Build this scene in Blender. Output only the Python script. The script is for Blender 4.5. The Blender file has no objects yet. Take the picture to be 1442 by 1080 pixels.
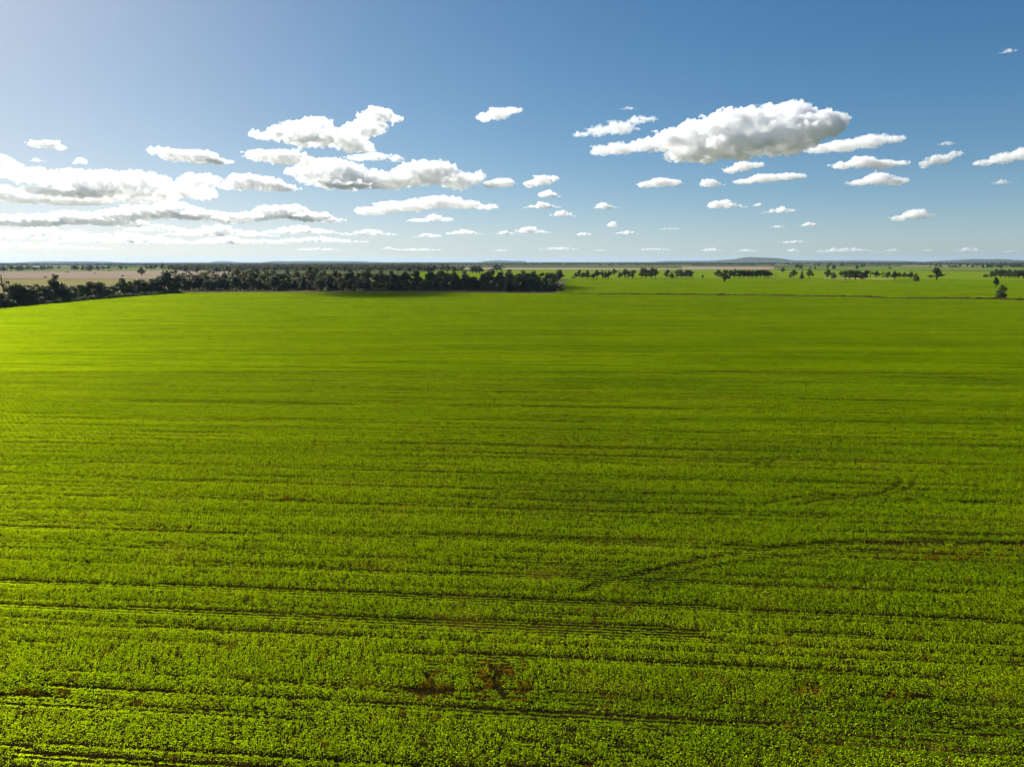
import bpy, math, random
import numpy as np
from mathutils import Vector

R = math.radians
S = bpy.context.scene
COL = S.collection

# ------------------------------------------------------------------ camera, sky, sun, exposure
CAM_H, PITCH, FPX = 20.0, R(9.72), 1000.0          # focal length in pixels of the 1442 px wide photograph
cam_data = bpy.data.cameras.new('camera')
cam_data.sensor_width = 36.0
cam_data.lens = FPX / 1442.0 * 36.0
cam_data.clip_start = 0.5
cam_data.clip_end = 400000.0
cam = bpy.data.objects.new('camera', cam_data)
COL.objects.link(cam)
cam.location = (0, 0, CAM_H)
cam.rotation_euler = (R(90) - PITCH, R(0.06), 0)
S.camera = cam

SUN_AZ, SUN_EL = R(-47), R(32)                      # azimuth from the view direction (+Y), negative is left
world = bpy.data.worlds.new('World')
S.world = world
world.use_nodes = True
wn = world.node_tree
for n in list(wn.nodes):
    wn.nodes.remove(n)
sky = wn.nodes.new('ShaderNodeTexSky')
sky.sky_type = 'NISHITA'
sky.sun_disc = False
sky.sun_elevation = SUN_EL
sky.sun_rotation = SUN_AZ
sky.altitude = 100
sky.air_density = 0.6
sky.dust_density = 0.52
sky.ozone_density = 1.2
bgn = wn.nodes.new('ShaderNodeBackground')
bgn.inputs['Strength'].default_value = 0.051
won = wn.nodes.new('ShaderNodeOutputWorld')
hsv = wn.nodes.new('ShaderNodeHueSaturation')
hsv.inputs['Saturation'].default_value = 1.33
wn.links.new(sky.outputs[0], hsv.inputs['Color'])
tint = wn.nodes.new('ShaderNodeMix'); tint.data_type = 'RGBA'; tint.blend_type = 'MULTIPLY'
tint.inputs[0].default_value = 1.0
tint.inputs[7].default_value = (0.955, 1.03, 1.02, 1)
wn.links.new(hsv.outputs[0], tint.inputs[6])
den = wn.nodes.new('ShaderNodeVectorMath'); den.operation = 'MULTIPLY_ADD'      # softer glow towards the sun: 1.5 v / (1 + 0.08 v)
den.inputs[1].default_value = (0.0533, 0.0533, 0.0533)
den.inputs[2].default_value = (0.6667, 0.6667, 0.6667)
soft = wn.nodes.new('ShaderNodeVectorMath'); soft.operation = 'DIVIDE'
wn.links.new(tint.outputs[2], den.inputs[0])
wn.links.new(tint.outputs[2], soft.inputs[0])
wn.links.new(den.outputs[0], soft.inputs[1])
wn.links.new(soft.outputs[0], bgn.inputs['Color'])
wn.links.new(bgn.outputs[0], won.inputs['Surface'])

SUN_DIR = Vector((math.sin(SUN_AZ) * math.cos(SUN_EL), math.cos(SUN_AZ) * math.cos(SUN_EL), math.sin(SUN_EL)))
sun_data = bpy.data.lights.new('sun', 'SUN')
sun_data.energy = 4.9
sun_data.angle = R(0.53)
sun_data.color = (1.0, 0.95, 0.86)
sun = bpy.data.objects.new('sun', sun_data)
COL.objects.link(sun)
sun.location = (-100, 100, 300)
sun.rotation_euler = SUN_DIR.to_track_quat('Z', 'Y').to_euler()

S.view_settings.view_transform = 'Standard'
S.view_settings.look = 'None'
S.view_settings.exposure = 0.86
S.view_settings.gamma = 1.0
S.view_settings.use_curve_mapping = False
S.render.engine = 'CYCLES'
cy = S.cycles
cy.use_denoising = True
cy.max_bounces = 64
cy.diffuse_bounces = 3
cy.glossy_bounces = 1
cy.transmission_bounces = 3
cy.volume_bounces = 64
cy.transparent_max_bounces = 48
cy.use_adaptive_sampling = True
cy.adaptive_threshold = 0.02
cy.volume_step_rate = 0.15
cy.pixel_filter_type = 'BLACKMAN_HARRIS'
cy.filter_width = 1.15
cy.caustics_reflective = False
cy.caustics_refractive = False

# ------------------------------------------------------------------ helpers
cp, sp = math.cos(PITCH), math.sin(PITCH)

def ray(px, py):
    x, y = (px - 721.0) / FPX, (540.0 - py) / FPX
    return np.array([x, cp + y * sp, -sp + y * cp])

def at(px, py, z=0.0):
    """Point of the plane at height z that lies under a direction read off the photograph."""
    d = ray(px, py)
    t = (z - CAM_H) / d[2]
    return d[0] * t, d[1] * t

def ground_at(px, Y):
    """X on the ground for a direction at depth Y."""
    py = 371.0
    lo, hi = 369.0, 1090.0
    for _ in range(50):
        mid = (lo + hi) / 2
        if at(px, mid)[1] > Y if ray(px, mid)[2] < 0 else True:
            lo = mid
        else:
            hi = mid
    return at(px, hi)[0]

def mpp(Y):                                          # metres for one photograph pixel at depth Y
    return Y / FPX / cp * 1.0

def vnoise(x, y, seed=0):
    x = np.asarray(x, float); y = np.asarray(y, float)
    xi = np.floor(x).astype(np.int64); yi = np.floor(y).astype(np.int64)
    fx = x - xi; fy = y - yi
    fx = fx * fx * (3 - 2 * fx); fy = fy * fy * (3 - 2 * fy)
    def h(a, b):
        n = (a * 374761393 + b * 668265263 + seed * 982451653) & 0xFFFFFFFF
        n = ((n ^ (n >> 13)) * 1274126177) & 0xFFFFFFFF
        n = n ^ (n >> 16)
        return (n & 0xFFFFFF) / float(0xFFFFFF)
    a = h(xi, yi); b = h(xi + 1, yi); c = h(xi, yi + 1); d = h(xi + 1, yi + 1)
    return (a * (1 - fx) + b * fx) * (1 - fy) + (c * (1 - fx) + d * fx) * fy

def mesh_data(name, verts, faces, mat=None, smooth=False):
    me = bpy.data.meshes.new(name)
    verts = np.asarray(verts, np.float32).reshape(-1, 3)
    if isinstance(faces, np.ndarray):
        k = faces.shape[1]
        me.vertices.add(len(verts)); me.vertices.foreach_set('co', verts.ravel())
        me.loops.add(faces.size); me.loops.foreach_set('vertex_index', faces.astype(np.int32).ravel())
        me.polygons.add(len(faces))
        me.polygons.foreach_set('loop_start', np.arange(0, faces.size, k, dtype=np.int32))
        me.update(calc_edges=True)
    else:
        me.from_pydata([tuple(map(float, v)) for v in verts], [], [tuple(map(int, f)) for f in faces])
        me.update()
    if smooth:
        me.polygons.foreach_set('use_smooth', np.ones(len(me.polygons), bool))
    if mat:
        me.materials.append(mat)
    return me

def link(name, data, parent=None, loc=(0, 0, 0)):
    o = bpy.data.objects.new(name, data)
    COL.objects.link(o)
    o.location = loc
    if parent:
        o.parent = parent
    return o

def tag(o, label=None, cat=None, group=None, kind=None):
    if label: o['label'] = label
    if cat: o['category'] = cat
    if group: o['group'] = group
    if kind: o['kind'] = kind
    return o

# ------------------------------------------------------------------ materials
def new_mat(name):
    m = bpy.data.materials.new(name)
    m.use_nodes = True
    nt = m.node_tree
    for n in list(nt.nodes):
        nt.nodes.remove(n)
    out = nt.nodes.new('ShaderNodeOutputMaterial')
    return m, nt, out

def noise_node(nt, scale, detail=4, coords='pos', stretch=None, rot=0.0):
    geo = nt.nodes.new('ShaderNodeNewGeometry')
    mp = nt.nodes.new('ShaderNodeMapping')
    mp.inputs['Scale'].default_value = stretch or (1, 1, 1)
    mp.inputs['Rotation'].default_value = (0, 0, rot)
    nz = nt.nodes.new('ShaderNodeTexNoise')
    nz.inputs['Scale'].default_value = scale
    nz.inputs['Detail'].default_value = detail
    nz.inputs['Roughness'].default_value = 0.6
    nt.links.new(geo.outputs['Position'], mp.inputs['Vector'])
    nt.links.new(mp.outputs[0], nz.inputs['Vector'])
    return nz.outputs['Fac']

def ramp(nt, fac, stops):
    r = nt.nodes.new('ShaderNodeValToRGB')
    el = r.color_ramp.elements
    while len(el) < len(stops):
        el.new(0.5)
    for e, (p, c) in zip(el, stops):
        e.position = p; e.color = (*c, 1)
    nt.links.new(fac, r.inputs['Fac'])
    return r.outputs['Color']

def mixc(nt, fac, a, b, mode='MIX'):
    m = nt.nodes.new('ShaderNodeMix'); m.data_type = 'RGBA'; m.blend_type = mode
    if isinstance(fac, float): m.inputs[0].default_value = fac
    else: nt.links.new(fac, m.inputs[0])
    for i, v in ((6, a), (7, b)):
        if isinstance(v, tuple): m.inputs[i].default_value = (*v, 1)
        else: nt.links.new(v, m.inputs[i])
    return m.outputs[2]

def soil_mat(name, stops, scale=0.05, stretch=None, rot=0.0, detail=6, bump=0.0, bscale=0.6):
    m, nt, out = new_mat(name)
    col = ramp(nt, noise_node(nt, scale, detail, stretch=stretch, rot=rot), stops)
    b = nt.nodes.new('ShaderNodeBsdfPrincipled')
    b.inputs['Roughness'].default_value = 0.95
    b.inputs['Specular IOR Level'].default_value = 0.0
    nt.links.new(col, b.inputs['Base Color'])
    if bump:
        bn = nt.nodes.new('ShaderNodeBump')
        bn.inputs['Strength'].default_value = bump
        bn.inputs['Distance'].default_value = 0.3
        nt.links.new(noise_node(nt, bscale, 5), bn.inputs['Height'])
        nt.links.new(bn.outputs[0], b.inputs['Normal'])
    nt.links.new(b.outputs[0], out.inputs['Surface'])
    return m

def leaf_mat(name, c_lo, c_hi, transl=0.4, tcol=(1.25, 1.15, 0.5), nscale=0.02, stretch=None, rot=0.0, rough=0.5, obj_rand=0.25, spec=0.25, gloss=None, streak=None):
    m, nt, out = new_mat(name)
    base = ramp(nt, noise_node(nt, nscale, 5, stretch=stretch, rot=rot), [(0.3, c_lo), (0.7, c_hi)])
    if streak:                                       # rows of stronger and weaker, bluer and yellower plants
        fine = noise_node(nt, 1.0, 7, stretch=(1 / 70, 1 / 5.0, .1), rot=rot)
        base = mixc(nt, ramp(nt, fine, [(0.40, (0, 0, 0)), (0.62, (1, 1, 1))]), mixc(nt, 1.0, base, streak, 'MULTIPLY'), base)
        patch = noise_node(nt, 1.0, 5, stretch=(1 / 45, 1 / 16, .1), rot=rot)
        base = mixc(nt, ramp(nt, patch, [(0.52, (0, 0, 0)), (0.72, (.75, .75, .75))]), base, mixc(nt, 1.0, base, (1.12, .92, .8), 'MULTIPLY'))
    oi = nt.nodes.new('ShaderNodeObjectInfo')
    hs = nt.nodes.new('ShaderNodeHueSaturation')
    mr = nt.nodes.new('ShaderNodeMapRange')
    mr.inputs['To Min'].default_value = 1 - obj_rand
    mr.inputs['To Max'].default_value = 1 + obj_rand
    nt.links.new(oi.outputs['Random'], mr.inputs['Value'])
    nt.links.new(mr.outputs[0], hs.inputs['Value'])
    nt.links.new(base, hs.inputs['Color'])
    b = nt.nodes.new('ShaderNodeBsdfPrincipled')
    b.inputs['Roughness'].default_value = rough
    b.inputs['Specular IOR Level'].default_value = spec
    nt.links.new(hs.outputs[0], b.inputs['Base Color'])
    t = nt.nodes.new('ShaderNodeBsdfTranslucent')
    tc = mixc(nt, 1.0, hs.outputs[0], tcol, 'MULTIPLY')
    nt.links.new(tc, t.inputs['Color'])
    mx = nt.nodes.new('ShaderNodeMixShader')
    mx.inputs[0].default_value = transl
    nt.links.new(b.outputs[0], mx.inputs[1]); nt.links.new(t.outputs[0], mx.inputs[2])
    res = mx.outputs[0]
    if gloss:                                        # waxy sheen of the leaf: (share, roughness, colour)
        g = nt.nodes.new('ShaderNodeBsdfGlossy')
        g.inputs['Roughness'].default_value = gloss[1]
        g.inputs['Color'].default_value = (*gloss[2], 1)
        m2 = nt.nodes.new('ShaderNodeMixShader')
        m2.inputs[0].default_value = gloss[0]
        nt.links.new(res, m2.inputs[1]); nt.links.new(g.outputs[0], m2.inputs[2])
        res = m2.outputs[0]
    nt.links.new(res, out.inputs['Surface'])
    return m

ROW_ROT = R(5)
M_SOIL = soil_mat('field_soil', [(0.40, (0.014, 0.012, 0.003)), (0.58, (0.028, 0.019, 0.004)), (0.8, (0.12, 0.058, 0.010))], 0.18, bump=0.6, bscale=3.0)  # near-black tones carry painted shade for gaps between plants; brown is soil
M_CROP = leaf_mat('canola_leaf', (0.225, 0.365, 0.0001), (0.320, 0.440, 0.0001), 0.37, (1.25, 1.08, 0.4), 0.03, (0.25, 1.6, 1), ROW_ROT, 0.5, 0.16, 0.0, (0.32, 0.58, (0.30, 0.40, 0.002)), (.60, .72, .6))
M_CROP_FAR = leaf_mat('second_crop_leaf', (0.24, 0.40, 0.0003), (0.32, 0.46, 0.0004), 0.42, (1.25, 1.08, 0.4), 0.012, None, 0, 0.5, 0.12, 0.0, (0.32, 0.58, (0.32, 0.42, 0.003)), (.68, .76, .6))
M_DRY = leaf_mat('yellowed_canola_leaf', (0.19, 0.125, 0.002), (0.30, 0.19, 0.004), 0.36, (1.2, 1.05, 0.5), 0.2, rough=0.8, obj_rand=0.0, spec=0.0)
M_GROUND = soil_mat('plain_ground', [(0.25, (0.040, 0.050, 0.018)), (0.5, (0.075, 0.078, 0.035)), (0.62, (0.09, 0.13, 0.02)), (0.78, (0.17, 0.14, 0.09))], 0.0016, (0.5, 1.6, 1), bump=0.0)
M_STUBBLE = soil_mat('stubble', [(0.25, (0.17, 0.13, 0.09)), (0.5, (0.27, 0.21, 0.15)), (0.75, (0.33, 0.27, 0.20))], 0.02, (0.25, 1.4, 1), 0.1, bump=0.5)
M_DRYGRASS = soil_mat('dry_grass', [(0.25, (0.15, 0.14, 0.05)), (0.55, (0.24, 0.21, 0.09)), (0.8, (0.19, 0.20, 0.06))], 0.03, (0.3, 1.4, 1), 0.1, bump=0.5)
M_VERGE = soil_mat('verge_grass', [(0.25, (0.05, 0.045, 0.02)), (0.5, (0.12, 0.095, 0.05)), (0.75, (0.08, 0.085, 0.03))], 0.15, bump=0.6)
M_GREENPAD = soil_mat('green_paddock', [(0.25, (0.09, 0.150, 0.004)), (0.55, (0.13, 0.19, 0.008)), (0.75, (0.16, 0.20, 0.015))], 0.02, (0.4, 1.4, 1), bump=0.3)
M_PALEPAD = soil_mat('pale_stubble', [(0.25, (0.26, 0.20, 0.14)), (0.75, (0.35, 0.28, 0.20))], 0.01)
M_EARTH = soil_mat('bare_earth', [(0.25, (0.14, 0.085, 0.05)), (0.75, (0.27, 0.17, 0.10))], 0.12, bump=0.6)
M_TRACK = soil_mat('dirt_track', [(0.25, (0.26, 0.20, 0.09)), (0.75, (0.36, 0.27, 0.13))], 0.1)
M_BANK = soil_mat('bank_earth', [(0.25, (0.03, 0.02, 0.008)), (0.75, (0.085, 0.05, 0.02))], 0.2, bump=0.8, bscale=1.5)
M_BARK = soil_mat('bark', [(0.3, (0.05, 0.04, 0.03)), (0.7, (0.13, 0.11, 0.09))], 3.0, (1, 1, 0.2))
M_DEADWOOD = soil_mat('dead_wood', [(0.3, (0.10, 0.085, 0.07)), (0.7, (0.22, 0.19, 0.16))], 3.0, (1, 1, 0.2))
M_HILL = soil_mat('hill_scrub', [(0.3, (0.035, 0.05, 0.025)), (0.7, (0.08, 0.09, 0.045))], 0.01)
M_POST = soil_mat('post_wood', [(0.3, (0.06, 0.05, 0.04)), (0.7, (0.12, 0.10, 0.08))], 4.0)
M_GUM = leaf_mat('gum_leaf', (0.042, 0.066, 0.022), (0.092, 0.112, 0.040), 0.38, (1.3, 1.1, 0.6), 0.12, None, 0, 0.6, 0.35)
M_OLIVE = leaf_mat('olive_gum_leaf', (0.062, 0.066, 0.022), (0.130, 0.112, 0.040), 0.4, (1.3, 1.1, 0.6), 0.12, None, 0, 0.6, 0.3)
M_PINE = leaf_mat('cypress_pine_leaf', (0.028, 0.056, 0.026), (0.062, 0.092, 0.042), 0.3, (1.2, 1.1, 0.6), 0.12, None, 0, 0.6, 0.3)
M_GREY = leaf_mat('grey_gum_leaf', (0.055, 0.068, 0.042), (0.105, 0.114, 0.066), 0.36, (1.2, 1.1, 0.7), 0.12, None, 0, 0.6, 0.3)
M_WHITE = soil_mat('white_sheet_metal', [(0.3, (0.72, 0.72, 0.72)), (0.7, (0.8, 0.8, 0.8))], 0.5)
M_WALL = soil_mat('shed_wall', [(0.3, (0.38, 0.38, 0.36)), (0.7, (0.5, 0.5, 0.48))], 0.5)

# ------------------------------------------------------------------ ground, fields, tracks (the setting)
def sheet(name, pts, z, mat):
    """Flat sheet through ground points given in metres."""
    n = len(pts)
    me = mesh_data(name, [(x, y, z) for x, y in pts], [tuple(range(n))], mat)
    if me.polygons[0].normal.z < 0:
        me.flip_normals()
    return tag(link(name, me), kind='structure')

def px_sheet(name, pxs, z, mat):
    return sheet(name, [at(x, y) for x, y in pxs], z, mat)

rad = [0, 30, 100, 300, 800, 2000, 5000, 12000, 24000, 34000]
NS = 64
gv = [(0, 0, 0)]
for r in rad[1:]:
    gv += [(r * math.cos(2 * math.pi * k / NS), r * math.sin(2 * math.pi * k / NS) + 300, 0) for k in range(NS)]
gv[0] = (0, 300, 0)
gf = [(0, 1 + k, 1 + (k + 1) % NS) for k in range(NS)]
for i in range(len(rad) - 2):
    a, b = 1 + i * NS, 1 + (i + 1) * NS
    gf += [(a + k, b + k, b + (k + 1) % NS, a + (k + 1) % NS) for k in range(NS)]
tag(link('ground', mesh_data('ground', gv, gf, M_GROUND)), kind='structure')

# edge of the main field, read along the photograph and turned into metres
TOP_PX = [(262, 412.2), (320, 412.3), (420, 412.3), (500, 412.0), (640, 412.6), (790, 414.2), (880, 415.0), (1020, 416.6),
          (1110, 417.6), (1202, 419.3), (1262, 421.2), (1330, 421.8), (1400, 422.8), (1442, 424.3), (1500, 426.5)]
TOP = np.array([at(*p) for p in TOP_PX])
LEFT = np.array([at(*p) for p in [(262, 412.2), (200, 416.8), (130, 422.5), (60, 428.5), (0, 434.5)]])
LEFT = np.vstack([LEFT, [[-222, 250], [-226, 120], [-228, -20]]])

def field_top(X):
    return np.interp(X, TOP[:, 0], TOP[:, 1], left=TOP[0, 1], right=TOP[-1, 1] - 5)

def field_left(Y):
    return np.interp(Y, LEFT[::-1, 1], LEFT[::-1, 0])

field_poly = [tuple(p) for p in LEFT[::-1]] + [tuple(p) for p in TOP[1:]] + [(420, 280), (420, -20)]
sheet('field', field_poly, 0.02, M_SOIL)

# right-hand paddocks beyond the bank
NEAR_LINE = [(x, y - 0.9) for x, y in TOP_PX if x >= 790]
px_sheet('second_field', NEAR_LINE + [(1560, 399.5), (1442, 396.5), (1330, 395.2), (1225, 394.3), (1160, 393.6), (1000, 393.4), (803, 393.6), (806, 400), (797, 411)], 0.03, M_GREENPAD)
px_sheet('far_green_paddock', [(560, 393.0), (803, 393.2), (1000, 392.9), (1160, 393.1), (1225, 393.8), (1330, 394.7), (1442, 396.0), (1560, 399.0), (1560, 386), (1442, 383.5), (1250, 381.6), (1060, 380.6), (760, 380.3), (600, 382.0)], 0.04, M_GREENPAD)
px_sheet('pale_paddock', [(640, 379.6), (900, 380.0), (1080, 380.1), (1100, 378.8), (820, 377.6), (640, 377.2)], 0.06, M_PALEPAD)
M_FARPAD = soil_mat('far_paddock', [(0.25, (0.07, 0.10, 0.02)), (0.55, (0.12, 0.17, 0.03)), (0.75, (0.17, 0.17, 0.07))], 0.006, (0.4, 1.6, 1))
px_sheet('distant_green_paddock', [(1095, 379.3), (1250, 380.9), (1442, 382.2), (1500, 382), (1500, 377.4), (1300, 376.3), (1130, 376.4)], 0.07, M_FARPAD)
for pxs, mt in (([(1170, 371.9), (1262, 372.0), (1262, 371.3), (1170, 371.2)], M_PALEPAD), ([(815, 374.6), (975, 374.8), (975, 373.6), (815, 373.4)], M_FARPAD), ([(1270, 375.4), (1400, 375.6), (1400, 374.7), (1270, 374.7)], M_PALEPAD),
                ([(30, 375.2), (150, 375.2), (150, 374.2), (30, 374.2)], M_PALEPAD), ([(395, 377.6), (480, 377.8), (480, 376.2), (395, 376.0)], M_GREENPAD), ([(520, 377.5), (560, 377.5), (560, 376.2), (520, 376.2)], M_GREENPAD),
                ([(345, 376.8), (385, 376.8), (385, 375.9), (345, 375.9)], M_PALEPAD), ([(1060, 374.4), (1110, 374.4), (1110, 373.3), (1060, 373.3)], M_FARPAD), ([(960, 378.9), (1090, 379.1), (1090, 376.2), (960, 376.0)], M_STUBBLE)):
    px_sheet('distant_paddock', pxs, 0.09, mt)
M_LEFTPAD = soil_mat('left_paddock_grass', [(0.25, (0.09, 0.11, 0.03)), (0.55, (0.15, 0.19, 0.05)), (0.75, (0.17, 0.17, 0.07))], 0.006, (0.4, 1.6, 1))
px_sheet('left_green_paddock', [(-80, 381.6), (245, 380.2), (245, 376.6), (-80, 376.8)], 0.06, M_LEFTPAD)
px_sheet('stubble_paddock', [(-300, 392), (240, 392.2), (330, 391.5), (330, 380.6), (245, 380.6), (-150, 382.0)], 0.05, M_STUBBLE)
px_sheet('dry_grass_paddock', [(-330, 430), (-30, 430), (60, 420), (130, 413.5), (200, 408.5), (262, 405), (320, 400), (330, 391.8), (240, 392.6), (-300, 392.4)], 0.05, M_DRYGRASS)
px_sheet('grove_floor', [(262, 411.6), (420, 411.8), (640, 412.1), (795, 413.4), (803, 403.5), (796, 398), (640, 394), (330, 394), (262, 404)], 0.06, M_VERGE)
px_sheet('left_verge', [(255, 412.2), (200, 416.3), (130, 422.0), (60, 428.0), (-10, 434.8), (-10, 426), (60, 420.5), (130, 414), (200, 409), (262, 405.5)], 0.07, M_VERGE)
px_sheet('bare_earth', [(779, 411.8), (797, 412.2), (801, 410.0), (796, 407.5), (797, 403.0), (787, 402.0)], 0.09, M_EARTH)
px_sheet('dirt_track', [(1302, 398.6), (1345, 400.6), (1390, 405.6), (1442, 408.3), (1500, 411), (1500, 413), (1442, 409.6), (1385, 406.7), (1345, 401.9), (1302, 399.2)], 0.05, M_TRACK)
px_sheet('grass_strip', [(1160, 393.0), (1225, 394.0), (1260, 394.4), (1258, 393.4), (1225, 392.6), (1160, 391.9)], 0.06, M_TRACK)

# low unsown bank of earth and dead grass along the right edge of the main field
bank_pts = [np.array(at(x, y - 0.2)) for x, y in TOP_PX if x >= 790]
fine = []
for a, b in zip(bank_pts[:-1], bank_pts[1:]):
    n = max(2, int(np.linalg.norm(b - a) / 1.2))
    fine += [a + (b - a) * k / n for k in range(n)]
fine = np.array(fine)
bv, bf = [], []
rng = np.random.default_rng(5)
prof = [(-2.6, 0.0), (-1.3, 0.28), (-0.3, 0.62), (0.5, 0.6), (1.6, 0.25), (3.2, 0.0)]
for i, p in enumerate(fine):
    d = fine[min(i + 1, len(fine) - 1)] - fine[max(i - 1, 0)]
    d = d / np.linalg.norm(d); nrm = np.array([-d[1], d[0]])
    hs = 0.35 + 0.75 * vnoise(i * 0.11, 0.5, 3) + 0.35 * vnoise(i * 0.6, 2.5, 4)
    hs *= 0.9 + 0.6 * min(1.0, i / 90.0)
    for o_, z_ in prof:
        q = p + nrm * (o_ + 0.4 * rng.normal())
        bv.append((q[0], q[1], 0.01 + z_ * hs * (1 + 0.15 * rng.normal()) if z_ else 0.0))
k = len(prof)
for i in range(len(fine) - 1):
    for j in range(k - 1):
        bf.append((i * k + j, (i + 1) * k + j, (i + 1) * k + j + 1, i * k + j + 1))
tag(link('earth_bank', mesh_data('earth_bank', bv, bf, M_BANK)), kind='structure')

# ------------------------------------------------------------------ hills on the horizon
def hill(pxs, D, seed, depth):
    """pxs: (px, height in photo pixels above the plain's horizon) along the ridge."""
    xs = np.array([p[0] for p in pxs], float); hs = np.array([p[1] for p in pxs], float)
    n, m = 90, 9
    v, f = [], []
    for i in range(n):
        px = xs[0] + (xs[-1] - xs[0]) * i / (n - 1)
        h = np.interp(px, xs, hs)
        h = h * (0.9 + 0.2 * vnoise(px * 0.25, seed, 1)) + 0.25 * (vnoise(px * 0.6, seed, 2) - 0.5) * (h > 0.3)
        X = (px - 721) / 1000 * D
        H = (max(h, 0) / 1000 * D + CAM_H * min(1.0, max(h, 0) / 0.6)) * 1.0
        for j in range(m):
            s = -1 + 2 * j / (m - 1)
            z = H * math.cos(s * math.pi / 2) ** 1.3 if abs(s) < 1 else -2.0
            v.append((X + 60 * (vnoise(i * .3, j, seed) - .5), D + s * depth * (0.8 + 0.4 * vnoise(i * .2, j * .7, seed + 9)), z))
    for i in range(n - 1):
        for j in range(m - 1):
            f.append((i * m + j, (i + 1) * m + j, (i + 1) * m + j + 1, i * m + j + 1))
    o = link('hill', mesh_data('hill', v, f, M_HILL, smooth=True))
    return tag(o, kind='structure')

hill([(905, 0), (940, .6), (985, 1.0), (1008, 1.2), (1018, 2.2), (1032, 3.2), (1040, 4.4), (1050, 6.0), (1060, 5.5), (1068, 4.7), (1076, 5.2), (1084, 3.9), (1092, 2.4), (1105, 1.3), (1150, 1.0), (1220, .9), (1290, 0)], 13000, 3, 1500)
hill([(1290, 0), (1325, .6), (1345, 1.7), (1358, 2.6), (1368, 3.1), (1378, 2.3), (1390, 2.8), (1402, 2.0), (1415, 1.7), (1430, 1.1), (1470, .6), (1520, 0)], 12000, 5, 900)
hill([(675, 0), (688, .9), (700, 1.5), (712, 1.3), (725, 0.7), (732, 1.0), (742, 0)], 16000, 7, 900)
hill([(380, 0), (395, .9), (440, 1.0), (500, .7), (560, 0)], 14000, 9, 900)
hill([(40, 0), (70, .8), (110, .9), (150, .6), (180, 0)], 14000, 11, 900)
hill([(310, 0), (318, 1.2), (326, .8), (336, 0)], 20000, 13, 900)

# ------------------------------------------------------------------ crop: plants by the hundred thousand, one ground-cover object
def leaf_quads(rng, base, size, width, tilt_lo, tilt_hi):
    """Bent two-quad leaves rooted at base (n,3)."""
    n = len(base)
    az = rng.uniform(0, 2 * np.pi, n); tl = rng.uniform(tilt_lo, tilt_hi, n)
    L = size * rng.uniform(0.65, 1.25, n); W = width * rng.uniform(0.7, 1.2, n)
    d = np.stack([np.cos(az), np.sin(az)], 1); pr = np.stack([-d[:, 1], d[:, 0]], 1)
    up1 = np.sin(tl); ou1 = np.cos(tl)
    tl2 = tl - rng.uniform(0.5, 1.1, n)
    mid = base + np.concatenate([d * (ou1 * L * .5)[:, None], (up1 * L * .5)[:, None]], 1)
    tip = mid + np.concatenate([d * (np.cos(tl2) * L * .5)[:, None], (np.sin(tl2) * L * .5)[:, None]], 1)
    def side(p, w): 
        o = np.concatenate([pr * w[:, None], np.zeros((n, 1))], 1)
        return p - o, p + o
    a0, a1 = side(base, W * .15); b0, b1 = side(mid, W * .5); c0, c1 = side(tip, W * .25)
    v = np.stack([a0, a1, b0, b1, c0, c1], 1).reshape(-1, 3)
    i = np.arange(n)[:, None] * 6
    f = np.concatenate([i + np.array([[0, 1, 3, 2]]), i + np.array([[2, 3, 5, 4]])], 0)
    return v, f

def crop_tile(name, L, rows, per_m, size, width, seed, mat, zlo=0.02, tilt=1.2, spread=0.06):
    top = 0.31 if rows == 1 else 0.24
    rng = np.random.default_rng(seed)
    B = []
    for r in range(rows):
        v0 = (r - (rows - 1) / 2) * 0.3
        u = -L / 2
        while u < L / 2:
            vig = rng.uniform(0.3, 1.3)
            nl = max(2, int(per_m * 0.075 * vig ** 1.5 * rng.uniform(.8, 1.2)))
            c = np.array([u, v0 + rng.normal(0, .02), 0])
            off = rng.normal(0, 1, (nl, 3)) * np.array([0.028, spread, 0]) * (0.6 + .5 * vig)
            off[:, 2] = rng.uniform(zlo, top, nl) * vig
            B.append(c + off)
            u += rng.uniform(0.045, 0.105)
    v, f = leaf_quads(rng, np.vstack(B), size, width, -0.1, tilt)
    return bpy.data.objects.new(name, mesh_data(name, v, f, mat))

def tile_collection(name, objs):
    c = bpy.data.collections.new(name)
    for o in objs:
        c.objects.link(o)
    return c

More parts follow.
